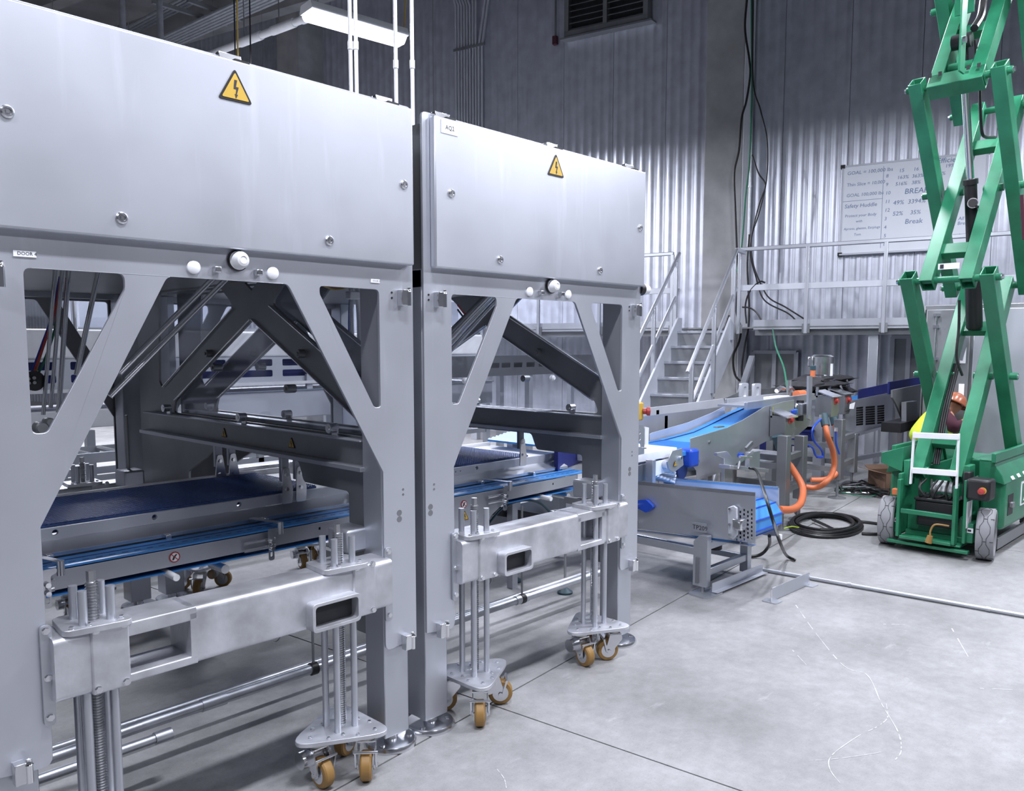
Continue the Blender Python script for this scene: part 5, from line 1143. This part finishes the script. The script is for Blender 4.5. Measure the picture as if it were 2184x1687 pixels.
wc('short black cable arching over the toe plate right of the column', [(1583, 655), (1600, 657), (1615, 668), (1625, 686)], .011, 'cable', 1.3)
wc('black cable arching over the mid rail right of the column', [(1592, 690), (1590, 650), (1600, 620), (1620, 601), (1632, 603)], .012, 'cable', 1.5)
wc('pair of dark cables tied together beside the column', [(1598, 500), (1594, 560), (1596, 620), (1598, 660), (1596, 700), (1588, 740), (1582, 790), (1586, 830)], .014, 'cable', .95)
wc('black cable looping beside the stair to the floor', [(1555, 672), (1545, 700), (1530, 725), (1514, 742), (1509, 770), (1512, 810), (1522, 850)], .011, 'cable', 1.7)
a, _ = ws(1601, 300, .7)
t = thing('bright_conduit', 'bright galvanised conduit clipped upright beside the concrete column', 'conduit', tuple(wp(a, 3, .6)))
q0 = [at(u, v, pl=(W0 + wn * .6, wn)) for u, v in ((1606, -20), (1604, 200), (1600, 400), (1595, 555))]
obj('conduit', MB().tube(q0, .022, 12), 'galvpipe', t)
for i in (1, 2): obj('conduit_clip', MB().cyl(q0[i], q0[i] + Z_ * .03, .03, 12), 'galvpipe', t)

# white conduits dropping onto the left cabinet roof
for k, (u, lb) in enumerate(((745, 'thin white conduit drop, leftmost of four above the left cabinet roof'), (757, 'thin white conduit drop, second of four above the left cabinet roof'), (841, 'thin white conduit drop, third of four above the left cabinet roof'), (876, 'thin white conduit drop, rightmost of four near the gap of the cabinets'))):
    yy = 3.1 if k < 2 else 2.9; p = at(u + 4, 200, Y=yy); t = thing('white_conduit', lb, 'conduit', (p.x, yy, 2.46)); r = .0085
    obj('conduit', MB().cyl((p.x, yy, 2.46), (p.x, yy, HT), r, 12), 'white', t); zc = at(u, 105 + 40 * (k > 1), Y=yy).z
    obj('coupling', MB().cyl((p.x, yy, zc), (p.x, yy, zc + .035), r * 1.35, 12), 'white', t); obj('roof_gland', MB().cyl((p.x, yy, 2.46), (p.x, yy, 2.50), .022, 12), 'bright', t)
# pipes and trays under the ceiling, running parallel to the wall
def cpipe(u0, v0, u1, v1, z, r, mt, nm, t):
    a, b = at(u0, v0, Z=z), at(u1, v1, Z=z); d = (b - a).normalized(); return obj(nm, MB().cyl(a - d * 5, b + d * 2.5, r, 12), mt, t)
p = at(480, 108, Z=6.0); t = thing('overhead_pipe', 'single pale pipe running up to the lit ceiling light', 'pipe', tuple(p))
a, b = at(470, 108, Z=6.0), at(655, 38, Z=6.0); d = (b - a).normalized(); obj('pipe', MB().cyl(a - d * 6, b, .05, 14), 'white', t)
for f in (.25, .62, .95): q = a + (b - a) * f; obj('pipe_sleeve', MB().cyl(q, q + d * .5, .062, 14), 'white', t)
for f in (.3, .7): q = a + (b - a) * f; obj('hanger_rod', MB().cyl(q, V((q.x, q.y, HT)), .008, 6), 'dull', t)
p = at(430, 60, Z=7.0); t = thing('conduit_rack', 'rack of parallel grey conduits under the dark ceiling', 'conduit', tuple(p))
for k in range(6):
    a, b = at(355 + k * 9, 75 + k * 2, Z=7.), at(525 + k * 12, -5 + k * 2, Z=7.); d = (b - a).normalized(); obj('conduit', MB().cyl(a - d * 8, b + d * 3, .03, 8), 'galvpipe', t)
a, b = at(325, 3, Z=7.1), at(485, 52, Z=7.1); obj('strut', MB().bar(a, b, .06, .06), 'dull', t); a, b = at(400, 0, Z=7.1), at(515, 42, Z=7.1); obj('strut', MB().bar(a, b, .06, .06), 'dull', t)
for k in range(4):
    a, b = at(270 + k * 8, 60 + k * 2, Z=7.4), at(385 + k * 10, -2 + k * 2, Z=7.4); d = (b - a).normalized(); obj('conduit', MB().cyl(a - d * 8, b + d * 3, .03, 8), 'galvpipe', t)
for u, lb in ((262, 'upright pale conduit far behind the left cabinet, left of the pair'), (342, 'upright pale conduit far behind the left cabinet, right of the pair')):
    p = at(u, 60, D=12); t = thing('drop_pipe', lb, 'pipe', (p.x, p.y, 2)); obj('pipe', MB().cyl((p.x, p.y, 0), (p.x, p.y, HT), .045, 12), 'galvpipe', t); obj('floor_flange', MB().cyl((p.x, p.y, 0), (p.x, p.y, .02), .1, 14), 'galvpipe', t)
for u, mt, lb in ((500, 'cable', 'thin dark drop wire left of the yellow one'), (506, 'yellow', 'thin yellow drop wire behind the left cabinet'), (533, 'cable', 'thin dark drop wire right of the yellow one')):
    p = at(u, 60, D=9); t = thing('drop_wire', lb, 'wire', (p.x, p.y, 3)); obj('wire', MB().tube(spline([V((p.x, p.y, HT)), V((p.x + .01, p.y, 6)), V((p.x - .01, p.y, 4)), V((p.x, p.y, 2.6))], 6), .008, 6), mt, t)
p = at(866, 30, D=9); t = thing('drop_wire', 'thin yellow drop wire beside the right end of the ceiling light', 'wire', (p.x, p.y, 4.5)); obj('wire', MB().tube(spline([V((p.x, p.y, HT)), V((p.x + .02, p.y, 6)), V((p.x - .04, p.y, 5.0))], 6), .008, 6), 'yellow', t)

# ================================================================ STEEL CABINET ON THE RIGHT
CA = V((9.15, 2.72, 0)); t = thing('electrical_cabinet', 'tall dark stainless cabinet with lever handles behind the green lift', 'cabinet', tuple(CA)); cu, cw = V((.10, -.995, 0)), V((.995, .10, 0))
def cp(a, b, z): return CA + cu * a + cw * b + Z_ * z
def cbx(mb, a0, a1, b0, b1, z0, z1): return mb.add([cp(a, b, z) for z in (z0, z1) for b in (b0, b1) for a in (a0, a1)], [(0, 2, 3, 1), (4, 5, 7, 6), (0, 1, 5, 4), (1, 3, 7, 5), (3, 2, 6, 7), (2, 0, 4, 6)])
obj('body', cbx(MB(), 0, 2.6, 0, .8, .08, 2.02), 'dull', t, .01)
obj('plinth', cbx(MB(), .03, 2.57, .03, .77, 0, .08), 'black', t)
d1_ = obj('cabinet_door', cbx(MB(), .03, .44, -.03, 0, .14, 1.97), 'dull', t, .006); obj('cabinet_door', cbx(MB(), .47, 2.55, -.03, 0, .14, 1.97), 'frame', t, .006)
obj('door_gasket', cbx(MB(), .015, .03, -.02, 0, .14, 1.97), 'black', t)
obj('lock_rod', MB().cyl(cp(.13, -.05, .3), cp(.13, -.05, 1.9), .012, 8), 'bright', d1_)
for z in (1.9, 1.78, 1.45): obj('rod_guide', cbx(MB(), .10, .16, -.07, -.03, z, z + .03), 'bright', d1_)
for z in (1.05, 1.42): obj('label_card', cbx(MB(), .36, .41, -.036, -.03, z, z + .16), 'paper', d1_)
obj('lever_handle', MB().bar(cp(.37, -.07, 1.45), cp(.41, -.07, 1.68), .03, .04), 'bright', d1_)

# ================================================================ GREEN SCISSOR LIFT
LO = V((6.79, 1.86, 0)); la = V((.9995, -.03, 0)).normalized(); lb2 = V((-.03, -.9995, 0)).normalized()
def L(a, b, z): return LO + la * a + lb2 * b + Z_ * z
def fp(u, v, a): return at(u, v, pl=(LO + la * a, la))
def lc(p): return ((p - LO).dot(la), (p - LO).dot(lb2), p.z)
LM = Matrix.Translation(LO) @ Matrix((tuple(la) + (0,), tuple(lb2) + (0,), (0, 0, 1, 0), (0, 0, 0, 1))).transposed()
LM = Matrix.Translation(LO) @ Matrix(((la.x, lb2.x, 0, 0), (la.y, lb2.y, 0, 0), (0, 0, 1, 0), (0, 0, 0, 1)))
def lmb(): return MB(LM)
lift = thing('scissor_lift', 'green scissor lift with raised arms, grey tyres and white step frame', 'lift', tuple(LO))
ZJ = [.62, 2.10, 3.56, 5.02, 6.45]; AR = 1.03; AW, AH = .096, .125
def ext(p, q, e): d = (q - p).normalized(); return p - d * e, q + d * e
for k in range(4):
    for b in (-.14, .14):
        p, q = ext(L(0, b, ZJ[k]), L(AR, b, ZJ[k + 1]), .05)
        am = obj('inner_arm', MB().hollow(p, q, AW, AH, la, .009), 'green', lift, .004)
        c_ = (p + q) / 2
        obj('pivot_boss', MB().cyl(c_ - lb2 * .07, c_ + lb2 * .07, .030, 16), 'green', am)
    for b in (-.28, .28):
        p, q = ext(L(AR, b, ZJ[k]), L(0, b, ZJ[k + 1]), .06)
        am = obj('outer_arm', MB().hollow(p, q, AW, AH, la, .009), 'green', lift, .004)
        c_ = (p + q) / 2; s_ = 1 if b > 0 else -1
        obj('pivot_boss', MB().cyl(c_ - lb2 * .05 * s_, c_ + lb2 * .10 * s_, .028, 16), 'green', am)
        obj('pivot_pin', MB().cyl(c_ + lb2 * .10 * s_, c_ + lb2 * .108 * s_, .016, 12), 'bright', am)
        obj('bolt_cap', MB().cyl(q - (q - p).normalized() * .12 - la * (AH / 2 + .002), q - (q - p).normalized() * .12 - la * (AH / 2 - .002), .014, 12), 'dull', am)
    # joints
    for a in (0, AR):
        z = ZJ[k + 1]
        j = obj('joint_pin', MB().cyl(L(a, -.36, z), L(a, .36, z), .026, 16), 'green', lift)
        for s_ in (-1, 1): obj('pin_bolt', MB().cyl(L(a, s_ * .36, z), L(a, s_ * .375, z), .018, 8), 'bright', j)
    d = (L(AR, 0, ZJ[k + 1]) - L(0, 0, ZJ[k])).normalized()
    for f in ((.16, .78) if k != 2 else (.30, .80)):
        c_ = L(0, 0, ZJ[k]) + d * (f * 1.75); obj('cross_tube', MB().bar(c_ - lb2 * .10, c_ + lb2 * .10, .07, .10, d), 'green', lift, .004)
    if k == 2:
        c_ = L(0, 0, ZJ[k]) - d * .02; obj('cross_box', MB().hollow(c_ - lb2 * .19, c_ + lb2 * .19, AH, .13, d, .01), 'green', lift, .006)
        mb = MB()
        for b in (-.17, -.10, .09, .16): mb.bar(L(-.03, b - .012, ZJ[k] + .055) - la * .052, L(-.03, b + .012, ZJ[k] + .055) - la * .052, .004, .03)
        obj('slot_holes', mb, 'dark', lift, kind='stuff')
p = L(-.075, -.02, ZJ[1] + .10)
obj('caution_label', MB().bar(L(.0, -.075, ZJ[1] + .10), L(.0, .075, ZJ[1] + .10), .004, .045), 'paper', lift)
obj('label_mark', MB().bar(L(-.004, -.06, ZJ[1] + .10), L(-.004, -.035, ZJ[1] + .10), .003, .03), 'print', lift)
# hydraulic cylinder
def ml(u, v, b=0.): return at(u, v, pl=(LO + lb2 * b, lb2))
p0, p1, p2, p3 = ml(2078, 702), ml(2076, 600), ml(2070, 385), ml(2056, 150)
obj('cylinder_barrel', MB().cyl(p1 + (p1 - p0) * .02, p2, .045, 20), 'black', lift)
cb_ = obj('cylinder_base', MB().lathe(p0, p1 - p0, [(0, 0), (0, .05), (.02, .062), ((p1 - p0).length + .15, .062), ((p1 - p0).length + .15, 0)], 22), 'black', lift)
obj('cylinder_collar', MB().cyl(p2 - (p2 - p1).normalized() * .03, p2 + (p2 - p1).normalized() * .01, .054, 20), 'black', lift)
obj('chrome_rod', MB().cyl(p2, p3, .028, 18), 'chrome', lift)
obj('rod_head', MB().cyl(p3, ml(2054, 85), .034, 16), 'black', lift); q = ml(2052, 88); obj('rod_eye', MB().cyl(q - lb2 * .065, q + lb2 * .065, .055, 18), 'black', lift)
for s_ in (-.085, .085):
    q0, q1 = ml(2050, 155, s_), ml(2058, -20, s_); obj('clevis_plate', MB().bar(q0, q1, .014, .11, la), 'green', lift, .003)
    q2 = ml(2051, 86, s_); obj('clevis_bolt', MB().cyl(q2, q2 + lb2 * (.03 if s_ > 0 else -.03), .026, 8), 'bright', lift)
q = ml(2050, 142); obj('clevis_tube', MB().cyl(q - lb2 * .085, q + lb2 * .085, .035, 16), 'green', lift)
q0, q1 = ml(2058, -30), ml(2057, 30); obj('upper_plate', MB().bar(q0, q1, .13, .02, la), 'green', lift)
q = ml(2076, 438, .0) - la * .09; obj('hydraulic_port', MB().cyl(q + la * .06, q - la * .03 + lb2 * .03, .04, 18), 'bright', lift); obj('port_bore', MB().cyl(q - la * .03 + lb2 * .03, q - la * .034 + lb2 * .031, .033, 18), 'black', lift)
q = ml(2083, 655, -.03) - la * .055; obj('barrel_label', MB().bar(q - lb2 * .02, q + lb2 * .045, .004, .05), 'paper', lift)
for pts, r in ((((2098, 0), (2092, 35), (2078, 60)), .028), (((2090, 180), (2091, 230), (2094, 280), (2102, 292), (2122, 293)), .012), (((2080, 85), (2082, 130), (2080, 150)), .008), (((2140, 300), (2120, 360), (2100, 410), (2092, 440), (2082, 440)), .010), (((2046, 640), (2045, 700), (2040, 760), (2052, 800)), .010)):
    obj('hydraulic_hose', MB().tube(spline([ml(u, v, .08) for u, v in pts], 6), r, 10), 'cable', lift)
for k in range(3): obj('hose_bundle', MB().tube(spline([L(.55, -.085 + .016 * k, 1.45), L(.30, -.085 + .016 * k, 1.05), L(.14, -.08 + .016 * k, .66)], 5), .010, 8), 'rubber', lift)
p, q = fp(2171, 412, .0), fp(2176, 508, .0); obj('safety_strut', MB().cyl(p + la * .1, q + la * .1, .012, 12), 'maroon', lift)
# chassis
GB = lambda nm, *a, m='green', bv=.004: obj(nm, lmb().box(*a), m, lift, bv)
GB('chassis_floor', -.02, 1.5, -.22, .22, .10, .14); 
for s_ in (-1, 1):
    GB('chassis_rail', -.14, 1.5, s_ * .235 - .012, s_ * .235 + .012, .12, .60)
    GB('front_plate', -.20, -.13, s_ * .20 - .012 - .02, s_ * .20 + .012 - .02, .11, .56)
    GB('axle_block', -.09, .09, min(s_ * .24, s_ * .285), max(s_ * .24, s_ * .285), .12, .27)
    GB('pivot_tower', -.07, .07, s_ * .215 - .02, s_ * .215 + .02, .50, .70)
    GB('plate_label', -.093, -.09, s_ * .262 - .025, s_ * .262 + .025, .20, .235, m='paper', bv=0)
    GB('label_mark', -.095, -.093, s_ * .262 - .012, s_ * .262 + .012, .21, .225, m='print', bv=0)
GB('cross_bar', -.20, -.17, -.20, .17, .30, .335); GB('cross_bar', -.21, -.12, -.20, .17, .10, .125); GB('cross_bar', -.18, -.13, -.30, .28, .05, .075)
GB('rear_wall', .02, .05, -.22, .22, .12, .28); GB('front_pan', -.15, .05, -.22, .22, .085, .10)
obj('battery_box', lmb().box(-.10, .16, -.13, .16, .28, .40), 'black', lift, .01); obj('battery_lid', lmb().box(-.11, .17, -.135, .165, .40, .425), 'black', lift, .008)
obj('grey_pack', lmb().box(-.06, .10, -.12, .14, .20, .28), 'rubber', lift, .006)
obj('reservoir', lmb().box(.0, .15, -.05, .12, .46, .54), 'white', lift, .02)
for k in range(7):
    rs = random.Random(k); b = -.12 + k * .04
    obj('wiring_loop', MB().tube(spline([L(-.02, b, .56), L(-.10, b + rs.uniform(-.03, .03), .50), L(-.09, b + rs.uniform(-.05, .05), .43), L(.0, b + .03, .45)], 5), .009, 8), 'cable', lift)
obj('cross_shaft', MB().cyl(L(0, -.09, .62), L(0, .09, .62), .018, 14), 'chrome', lift)
for b in (-.20, .20): obj('shaft_boss', MB().cyl(L(0, b * .45 - .02, .62), L(0, b * .45 + .02, .62), .035, 14), 'green', lift)
obj('plug_cord', MB().tube(spline([L(-.19, .15, .25), L(-.21, .06, .25), L(-.215, .03, .20), L(-.22, .03, .15)], 6), .007, 8), 'tan', lift)
obj('plug_end', MB().cyl(L(-.22, .03, .16), L(-.22, .02, .105), .02, 10, .026), 'tan', lift)
# white step frame
a_ = -.26
for u0, v0, u1, v1 in ((1950, 921, 1942, 1032), (2045, 925, 2040, 1042)): obj('step_upright', MB().bar(fp(u0, v0, a_), fp(u1, v1, a_), .012, .030, la), 'white', lift, .002)
for u0, v0, u1, v1 in ((1948, 928, 2046, 932), (1946, 1003, 2042, 1010)): obj('step_bar', MB().bar(fp(u0, v0, a_ - .01), fp(u1, v1, a_ - .01), .03, .042, Z_), 'white', lift, .003)
# side bodies
for s_ in (-1, 1):
    f = lambda x, y: (min(s_ * x, s_ * y), max(s_ * x, s_ * y))
    sb = obj('side_body', lmb().box(.16, 1.22, *f(.25, .42), .20, .60), 'green', lift, .03)
    mb = lmb(); y0, y1, y2 = s_ * .25, s_ * .43, s_ * .34
    pr3 = [(y0, .60), (y1, .56), (y1 - s_ * .02, .63), (y2, .74), (y0, .74)]
    mb.plate((.10, 0, 0), Y_, Z_, X_, 1.15, pr3); obj('sloped_cover', mb, 'green', sb, .006)
    obj('top_rail', MB().bar(L(.05, s_ * .36, .76), L(1.3, s_ * .36, .76), .03, .07), 'green', sb, .004)
    obj('pothole_bar', MB().bar(L(.24, s_ * .36, .075), L(1.15, s_ * .36, .075), .025, .09), 'dull', sb, .004)
    if s_ > 0:
        for k in range(3):
            aa = .30 + k * .17; mb = lmb(); mb.plate((aa, s_ * .432, .575), X_, V((0, -s_ * .55, .83)), V((0, s_, .6)), .003, [(0, 0), (.07, 0), (.07, .085), (0, .085)]); obj('decal', mb, 'paper', sb)
            mb = lmb(); mb.plate((aa + .01, s_ * .432, .575), X_, V((0, -s_ * .55, .83)), V((0, s_, .6)), .005, [(0, .065), (.05, .065), (.05, .080), (0, .080)]); obj('decal_mark', mb, 'red', sb)
        obj('badge', lmb().box(.62, .86, .42, .426, .33, .52), 'paper', sb, .0); obj('badge_inner', lmb().box(.635, .845, .426, .428, .345, .505), 'green', sb)
        mb = lmb(); mb.plate((.74, .428, .425), X_, Z_, Y_, .003, [(-.06, -.06), (.01, -.01), (-.03, .0), (.06, .06), (-.0, .012), (.03, .0)]); mb.box(.68, .80, .428, .430, .475, .49); obj('badge_mark', mb, 'paper', sb)
        obj('latch_recess', lmb().box(.26, .40, .42, .423, .30, .46), 'black', sb); obj('latch', lmb().box(.30, .36, .42, .445, .36, .40), 'dull', sb, .004)
obj('top_deck', lmb().box(.10, 1.2, .20, .34, .72, .735), 'green', lift, .004); obj('motor_tray', lmb().box(1.15, 1.5, -.22, .22, .14, .62), 'green', lift, .01)
ctl = obj('control_panel', lmb().box(-.16, .0, .24, .40, .46, .62), 'black', lift, .02)
obj('panel_face', lmb().box(-.164, -.16, .26, .38, .48, .60), 'rubber', ctl)
obj('stop_ring', MB().cyl(L(-.165, .355, .54), L(-.175, .355, .54), .026, 18), 'yellow', ctl); obj('stop_button', MB().lathe(L(-.175, .355, .54), -la, [(0, .014), (.015, .014), (.02, .024), (.04, .022), (.045, 0)], 18), 'red', ctl)
obj('joystick_box', lmb().box(-.10, .0, .20, .25, .44, .66), 'black', lift, .01)
obj('card_label', lmb().box(-.14, -.02, .249, .251, .24, .44), 'paper', lift)
obj('amber_lamp', lmb().box(-.12, -.06, -.30, -.25, .42, .47), 'orange', lift, .005)
obj('left_wedge', lmb().plate((-.05, 0, 0), Y_, Z_, X_, .5, [(-.25, .60), (-.42, .66), (-.42, .74), (-.25, .80)]), 'green', lift, .004)
# wheels
for a, bs in ((0, (-.352, .352)), (1.36, (-.352, .352))):
    for b in bs:
        s_ = 1 if b > 0 else -1; R_, Wt = .193, .118
        c_ = L(a, b, R_); la_, lb_w = (V((.988, .155, 0)), V((.155, -.988, 0))) if a == 0 else (la, lb2); wh = obj('wheel_rim', MB().lathe(c_ - lb_w * s_ * .05, lb_w * s_, [(0, .0), (0, .135), (.06, .130), (.075, .05), (.085, .045), (.088, 0)], 30), 'cream', lift)
        obj('tyre', MB().lathe(c_ - lb_w * s_ * Wt / 2, lb_w * s_, [(.004, .135), (0, .155), (0, R_ - .012), (.010, R_), (Wt - .010, R_), (Wt, R_ - .012), (Wt, .16), (Wt - .008, .150), (Wt - .03, .138)], 44), 'tyre', wh)
        mb = MB()
        for row in (-1, 1):
            pts = []; nseg = 14
            for i in range(nseg * 2 + 1):
                an = 2 * PI * i / (nseg * 2); off = row * (.012 if (i // 2) % 2 else .034); rr = R_ + .0002
                pts.append(c_ + lb_w * off + la_ * (rr * math.cos(an)) + Z_ * (rr * math.sin(an)))
            mb.tube(pts, .0026, 5)
        for i in range(14):
            an = 2 * PI * (i * 2 + .5) / 28; sg_ = 1 if i % 2 else -1; rr = R_ + .0002; o1, o2 = sg_ * .034, sg_ * .057
            mb.tube([c_ + lb_w * o + la_ * (rr * math.cos(an)) + Z_ * (rr * math.sin(an)) for o in (o1, o2)], .0032, 5)
            if sg_ > 0: mb.tube([c_ + lb_w * o + la_ * (rr * math.cos(an)) + Z_ * (rr * math.sin(an)) for o in (-.012, .012)], .0032, 5)
        obj('tread_grooves', mb, 'groove', wh, kind='stuff')
        obj('wheel_hub', MB().cyl(c_ + lb_w * s_ * .03, c_ + lb_w * s_ * .05, .035, 16), 'black', wh)

# ================================================================ WORKER
def skin(name, vs, es, rs, mat, parent, sub=2):
    me = bpy.data.meshes.new(name); off = origin(parent); me.from_pydata([tuple(V(p) - off) for p in vs], es, []); o = bpy.data.objects.new(name, me); C.objects.link(o); o.parent = parent
    sk = o.modifiers.new('skin', 'SKIN'); sv = me.skin_vertices if me.skin_vertices else None
    if not me.skin_vertices: me.attributes  # layer is made by the modifier below
    return o, me
def skinned(name, vs, es, rs, mat, parent):
    import bmesh as _b
    off = origin(parent); me = bpy.data.meshes.new(name); bm = _b.new(); lay = bm.verts.layers.skin.verify(); bv = []
    for p, r in zip(vs, rs): v = bm.verts.new(V(p) - off); v[lay].radius = (r, r) if not isinstance(r, tuple) else r; bv.append(v)
    bv[0][lay].use_root = True
    for a, b in es: bm.edges.new((bv[a], bv[b]))
    bm.to_mesh(me); bm.free(); me.materials.append(M[mat]); o = bpy.data.objects.new(name, me); C.objects.link(o); o.parent = parent
    s = o.modifiers.new('skin', 'SKIN'); s.use_smooth_shade = True; o.modifiers.new('sub', 'SUBSURF').levels = 2; o.modifiers['sub'].render_levels = 2
    return o
DW = 8.15
w_ = lambda u, v, D=DW: at(u, v, D=D)
hip = w_(1962, 958); waist = w_(1980, 925); chest = w_(2008, 895); neck = w_(2022, 880); head = w_(2034, 866)
foot = V((hip.x - .12, hip.y + .05, .05)); foot2 = V((hip.x + .18, hip.y - .12, .05))
wk = thing('person', 'crouching worker in hard hat and yellow vest over maroon sleeves, behind the lift', 'person', (hip.x, hip.y, 0))
kn1, kn2 = w_(1998, 962, 7.9), w_(2000, 975, 8.3); sh1, sh2 = w_(2014, 888, 8.0), w_(2010, 886, 8.35); el1, el2 = w_(2038, 915, 7.9), w_(2040, 912, 8.3); ha1, ha2 = w_(2063, 895, 7.95), w_(2066, 900, 8.2)
skinned('body', [hip, waist, chest, neck, head, w_(2036, 858), sh1, el1, ha1, sh2, el2, ha2, kn1, foot2 + Z_ * .04, foot2 + V((.08, -.12, .0)), kn2, foot + Z_ * .04, foot + V((.08, -.12, 0))],
        [(0, 1), (1, 2), (2, 3), (3, 4), (4, 5), (2, 6), (6, 7), (7, 8), (2, 9), (9, 10), (10, 11), (0, 12), (12, 13), (13, 14), (0, 15), (15, 16), (16, 17)],
        [.14, .13, .15, .055, .09, .08, .06, .045, .035, .06, .045, .035, .075, .045, .035, .075, .045, .035], 'skin', wk)
skinned('trousers', [hip, kn1, foot2 + Z_ * .10, kn2, foot + Z_ * .10], [(0, 1), (1, 2), (0, 3), (3, 4)], [.17, .095, .065, .095, .065], 'cloth', wk)
skinned('shirt', [chest, w_(2020, 884), sh1, el1, w_(2056, 900, 7.93), sh2, el2, w_(2058, 904, 8.22)], [(0, 1), (0, 2), (2, 3), (3, 4), (0, 5), (5, 6), (6, 7)], [.17, .10, .09, .075, .05, .09, .075, .05], 'maroon', wk)
skinned('vest', [hip + Z_ * .02, waist, chest, w_(2014, 888)], [(0, 1), (1, 2), (2, 3)], [.185, .175, .185, .12], 'hiyellow', wk)
ht = obj('hard_hat', MB().lathe(head + Z_ * .02 + (head - neck).normalized() * .0, (head - neck).normalized() + Z_ * .4, [(0, .135), (.008, .138), (.012, .115), (.06, .105), (.10, .075), (.12, .03), (.124, 0)], 26), 'hat', wk)
for s_ in (-.035, .035):
    e_ = head + V((.02, -.095, -.01)) + V((.0, 0, s_)); obj('ear' if s_ > 0 else 'beard', MB().lathe(e_ - Y_ * .01, -Y_, [(0, 0), (0, .025), (.01, .02), (.015, 0)], 10), 'skin' if s_ > 0 else 'cloth', wk)

# grating on the right cell's cross beam and the side door knob
t = thing('beam_grating', 'pale slotted grating plate lying on the right cell cross beam', 'grating', tuple(at(1190, 872, Z=1.235)))
g0, g1, g2, g3 = (at(*q, Z=1.235) for q in ((1150, 861), (1246, 869), (1270, 881), (1120, 871)))
ex_g = (g1 - g0); ey_g = V((1, 0, 0)) * -.16
o_ = V((3.47, g1.y, 1.234)); Lg = abs(g0.y - g1.y) + .25
hl = [rnd([(.03 + k * .065, .02), (.065 + k * .065, .02), (.065 + k * .065, .13), (.03 + k * .065, .13)], .012, 2) for k in range(int((Lg - .1) / .065))]
obj('grating_plate', MB().plate(o_, Y_, -X_, Z_, .004, [(0, 0), (Lg, 0), (Lg, .15), (0, .15)], hl), 'alu', t)
kb = obj('side_knob', MB().lathe((3.615, 2.475, 1.897), X_, [(.0, .026), (.03, .030), (.055, .024), (.066, 0)], 24), 'white', m2)
obj('knob_collar', MB().lathe((3.578, 2.475, 1.897), X_, [(0, 0), (0, .034), (.036, .034), (.040, .028)], 24), 'black', kb)
